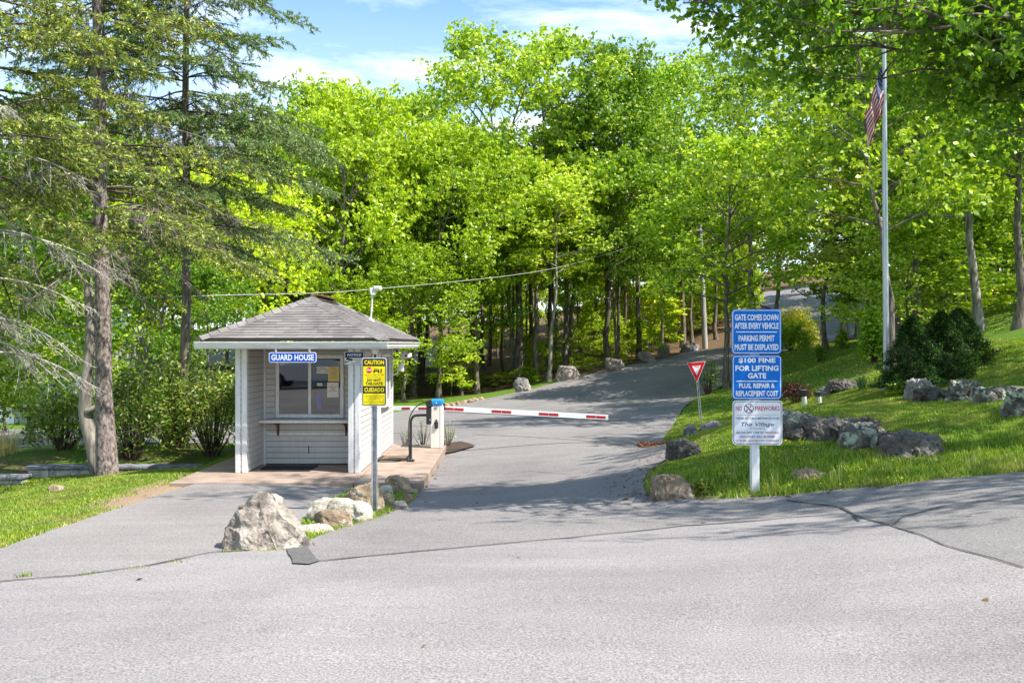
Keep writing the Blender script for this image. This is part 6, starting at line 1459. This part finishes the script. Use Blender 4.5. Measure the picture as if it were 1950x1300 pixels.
# hedge of rhododendron between spruce and guard house: four bushes
G6 = 'leggy evergreen bushes behind the guard house'
for i, (px, Y, w_, pt, n_, lab) in enumerate(((250, 18.2, 150, 700, 3000, 'dark evergreen bush right beside the spruce trunk'), (330, 19.8, 165, 680, 3300, 'tall evergreen bush in the middle of the hedge by the guard house'), (405, 18.8, 140, 700, 2600, 'leggy evergreen bush touching the guard house wall'), (120, 19.2, 150, 745, 2600, 'drooping dark bush behind the block wall, left of the spruce trunk'))):
    x = at(px, 0, Y).x; k = Y / F; shrub('evergreen_bush', lab, x, Y, w_ * k, 1.6, at(0, pt, Y).z - g1(x, Y), 'leaf_hedge', n_, .10, 230 + i, cat='bush', group=G6, ntw=44, hollow=.6, aspect=.42)
# clump of ornamental grass by the wall
b_ = Vector((at(14, 0, 19).x, 19.0, g1(at(14, 0, 19).x, 19.0))); s = thing('ornamental_grass', 'tan and green ornamental grass clump behind the lower wall step', 'grass clump', b_); t = MB()
for i in range(120):
    a = rng.uniform(0, 6.28); l = rng.uniform(.3, .75); o_ = rng.uniform(.1, .8); r0 = rng.uniform(0, .3)
    p0 = b_ + Vector((math.cos(a) * r0, math.sin(a) * r0, -.02)); p1 = p0 + Vector((math.cos(a) * l * o_ * .4, math.sin(a) * l * o_ * .4, l * .7)); p2 = p0 + Vector((math.cos(a) * l * o_, math.sin(a) * l * o_, l * .85)); sd = Vector((-math.sin(a), math.cos(a), 0)) * .006
    t.add([p0 - sd, p0 + sd, p1 + sd, p1 - sd, p2], [(0, 1, 2, 3), (3, 2, 4)], M['dry_grass'])
t.build('foliage', s)

# ------------------------------------------------------------------ grass blades and weeds
def grass():
    rng = np.random.default_rng(4)
    def scatter(n, x0, x1, y0, y1, keep):
        x, y = rng.uniform(x0, x1, n), rng.uniform(y0, y1, n); k = keep(x, y)
        for p in PAVED: k &= ~inpoly(x, y, p)
        k &= np.abs(x / y) < .64
        return x[k], y[k]
    X1, Y1 = scatter(190000, -9.5, -4.5, 7.5, 19, lambda x, y: y < 16.9 + (x > -6) * 3)
    X2, Y2 = scatter(460000, .8, 11.5, 10, 25, lambda x, y: rng.random(len(x)) < np.clip(1.3 - (y - 10) / 22, .3, 1))
    X3, Y3 = scatter(60000, 3, 20, 25, 48, lambda x, y: x > 4 + (y - 25) * .2)
    X4, Y4 = [], []
    # weeds among the stones at the driveway corner
    bed = hits([(560, 1035), (640, 1012), (720, 988), (775, 964), (800, 938), (690, 922), (640, 945), (575, 990)])
    bx = np.array(bed); x, y = rng.uniform(bx[:, 0].min(), bx[:, 0].max(), 16000), rng.uniform(bx[:, 1].min(), bx[:, 1].max(), 16000); k = inpoly(x, y, bed); X4, Y4 = x[k], y[k]
    X5, Y5 = [], []
    for pa, pb, nn in (((160, 1097), (185, 1092), 60), ((240, 1088), (275, 1082), 50), ((320, 1075), (350, 1070), 30), ((415, 1052), (560, 1048), 300), ((35, 1100), (60, 1098), 30)):
        a, b = hit(*pa), hit(*pb); t = rng.random(nn); X5.append(a[0] + (b[0] - a[0]) * t + rng.normal(size=nn) * .03); Y5.append(a[1] + (b[1] - a[1]) * t + rng.normal(size=nn) * .02)
    X = np.concatenate([X1, X2, X3, X4] + X5); Y = np.concatenate([Y1, Y2, Y3, Y4] + Y5)
    sw = straw_at(X, Y); k = rng.random(len(X)) > sw * .85; X, Y = X[k], Y[k]
    # mown evenly, longer along the kerb of the bank
    pn = np.array([mnoise.noise(Vector((a * .9, b * .9, 0))) for a, b in zip(X, Y)])
    n = len(X); h = (.026 + .022 * rng.random(n) + .03 * np.clip(pn, 0, 1)) * (1 + .02 * np.clip(Y - 12, 0, 20))
    ed = (X > 1.5) & (Y < 11.9); h[ed] *= rng.uniform(.9, 1.9, ed.sum()) ** 1.5
    w = (.0042 + .00035 * Y) * rng.uniform(.7, 1.3, n)
    Z = gz(X, Y) - .01; a = rng.uniform(0, 2 * np.pi, n); ln = rng.uniform(.1, .8, n)
    p0 = np.stack([X - np.cos(a) * w, Y - np.sin(a) * w, Z], 1); p1 = np.stack([X + np.cos(a) * w, Y + np.sin(a) * w, Z], 1)
    b = rng.uniform(0, 2 * np.pi, n); p2 = np.stack([X + np.cos(b) * h * ln, Y + np.sin(b) * h * ln, Z + h], 1)
    V = np.stack([p0, p1, p2], 1).reshape(-1, 3); me = fast_mesh('grass', V, np.arange(3 * n).reshape(n, 3), [M['grass']])
    tag(link('grass', me), kind='stuff')
grass()
# tall seed-stalk tufts at the edge of the bank, and dandelions
def tuft(px, py, seed, label, n=16, hh=.32):
    b = H3(px, py); rn = random.Random(seed); t = MB()
    for i in range(n):
        a = rn.uniform(0, 6.28); l = rn.uniform(.4, 1) * hh; o_ = rn.uniform(.05, .5); p0 = b + Vector((rn.uniform(-.06, .06), rn.uniform(-.05, .05), -.01)); sd = Vector((math.cos(a + 1.5), math.sin(a + 1.5), 0)) * .005
        p1 = p0 + Vector((math.cos(a) * l * o_ * .4, math.sin(a) * l * o_ * .4, l * .65)); p2 = p0 + Vector((math.cos(a) * l * o_, math.sin(a) * l * o_, l)); t.add([p0 - sd, p0 + sd, p1 + sd * .7, p1 - sd * .7, p2], [(0, 1, 2, 3), (3, 2, 4)], M['dry_grass'] if rn.random() < .4 else M['grass'])
    tag(t.build('grass_tuft', loc=tuple(b)), label, 'grass tuft', 'tall grass tufts on the bank')
for i, (px, py, lab) in enumerate(((1688, 905, 'pale grass tuft before the dark sloping slab'), (1592, 925, 'grass tuft on the bank edge near the flat pale stone'), (1395, 915, 'grass tuft just left of the white sign post'), (1470, 935, 'grass tuft right at the foot of the white sign post'), (1850, 893, 'grass tuft on the bank edge nearest the side road'))): tuft(px, py, 300 + i, lab)
def fallen():
    rng = np.random.default_rng(12); P_ = []
    for ln, n_, sp in ((entryR[:6], 420, .28), (roadR[:4], 260, .5), (rdrv[:5], 60, .12), (hits([(850, 862), (805, 925)]), 90, .12), (hits([(560, 1010), (700, 985), (790, 945)]), 120, .1), (hits([(1236, 850), (1262, 836)]), 160, .5)):
        for _ in range(n_):
            i = rng.integers(0, len(ln) - 1); t = rng.random(); x = ln[i][0] + (ln[i + 1][0] - ln[i][0]) * t + rng.normal() * sp; y = ln[i][1] + (ln[i + 1][1] - ln[i][1]) * t + rng.normal() * sp * .6; P_.append((x, y))
    for _ in range(45): P_.append((rng.uniform(-6, 5), rng.uniform(4.5, 18)))
    P_ = np.array(P_); z = gz(P_[:, 0], P_[:, 1]) + .022
    V, Q = leaves_np(np.stack([P_[:, 0], P_[:, 1], z], 1), rng, .05, .03, .8, 0, .5); tag(link('fallen_leaves', fast_mesh('fallen_leaves', V, Q, [M['leaf_brown']])), kind='stuff')
fallen()
def dandelions():
    rn = random.Random(6); t = MB()
    for i in range(70):
        if i < 40: px, py = rn.gauss(1505, 22), rn.gauss(850, 14)
        else: px, py = rn.uniform(1360, 1720), rn.uniform(880, 935)
        b = H3(px, py); r = rn.uniform(.008, .014); z = b.z + rn.uniform(.05, .09)
        t.add([(b.x + r * math.cos(a), b.y + r * math.sin(a), z + .004 * math.sin(a)) for a in (0, 1.05, 2.1, 3.14, 4.2, 5.2)], [(0, 1, 2, 3, 4, 5)], M['sign_yellow'])
        t.tube([(b.x, b.y, b.z - .01), (b.x, b.y, z - .001)], .0025, M['grass'], 4, False)
    tag(t.build('wildflowers', loc=(3, 12, .4)), kind='stuff')
dandelions()
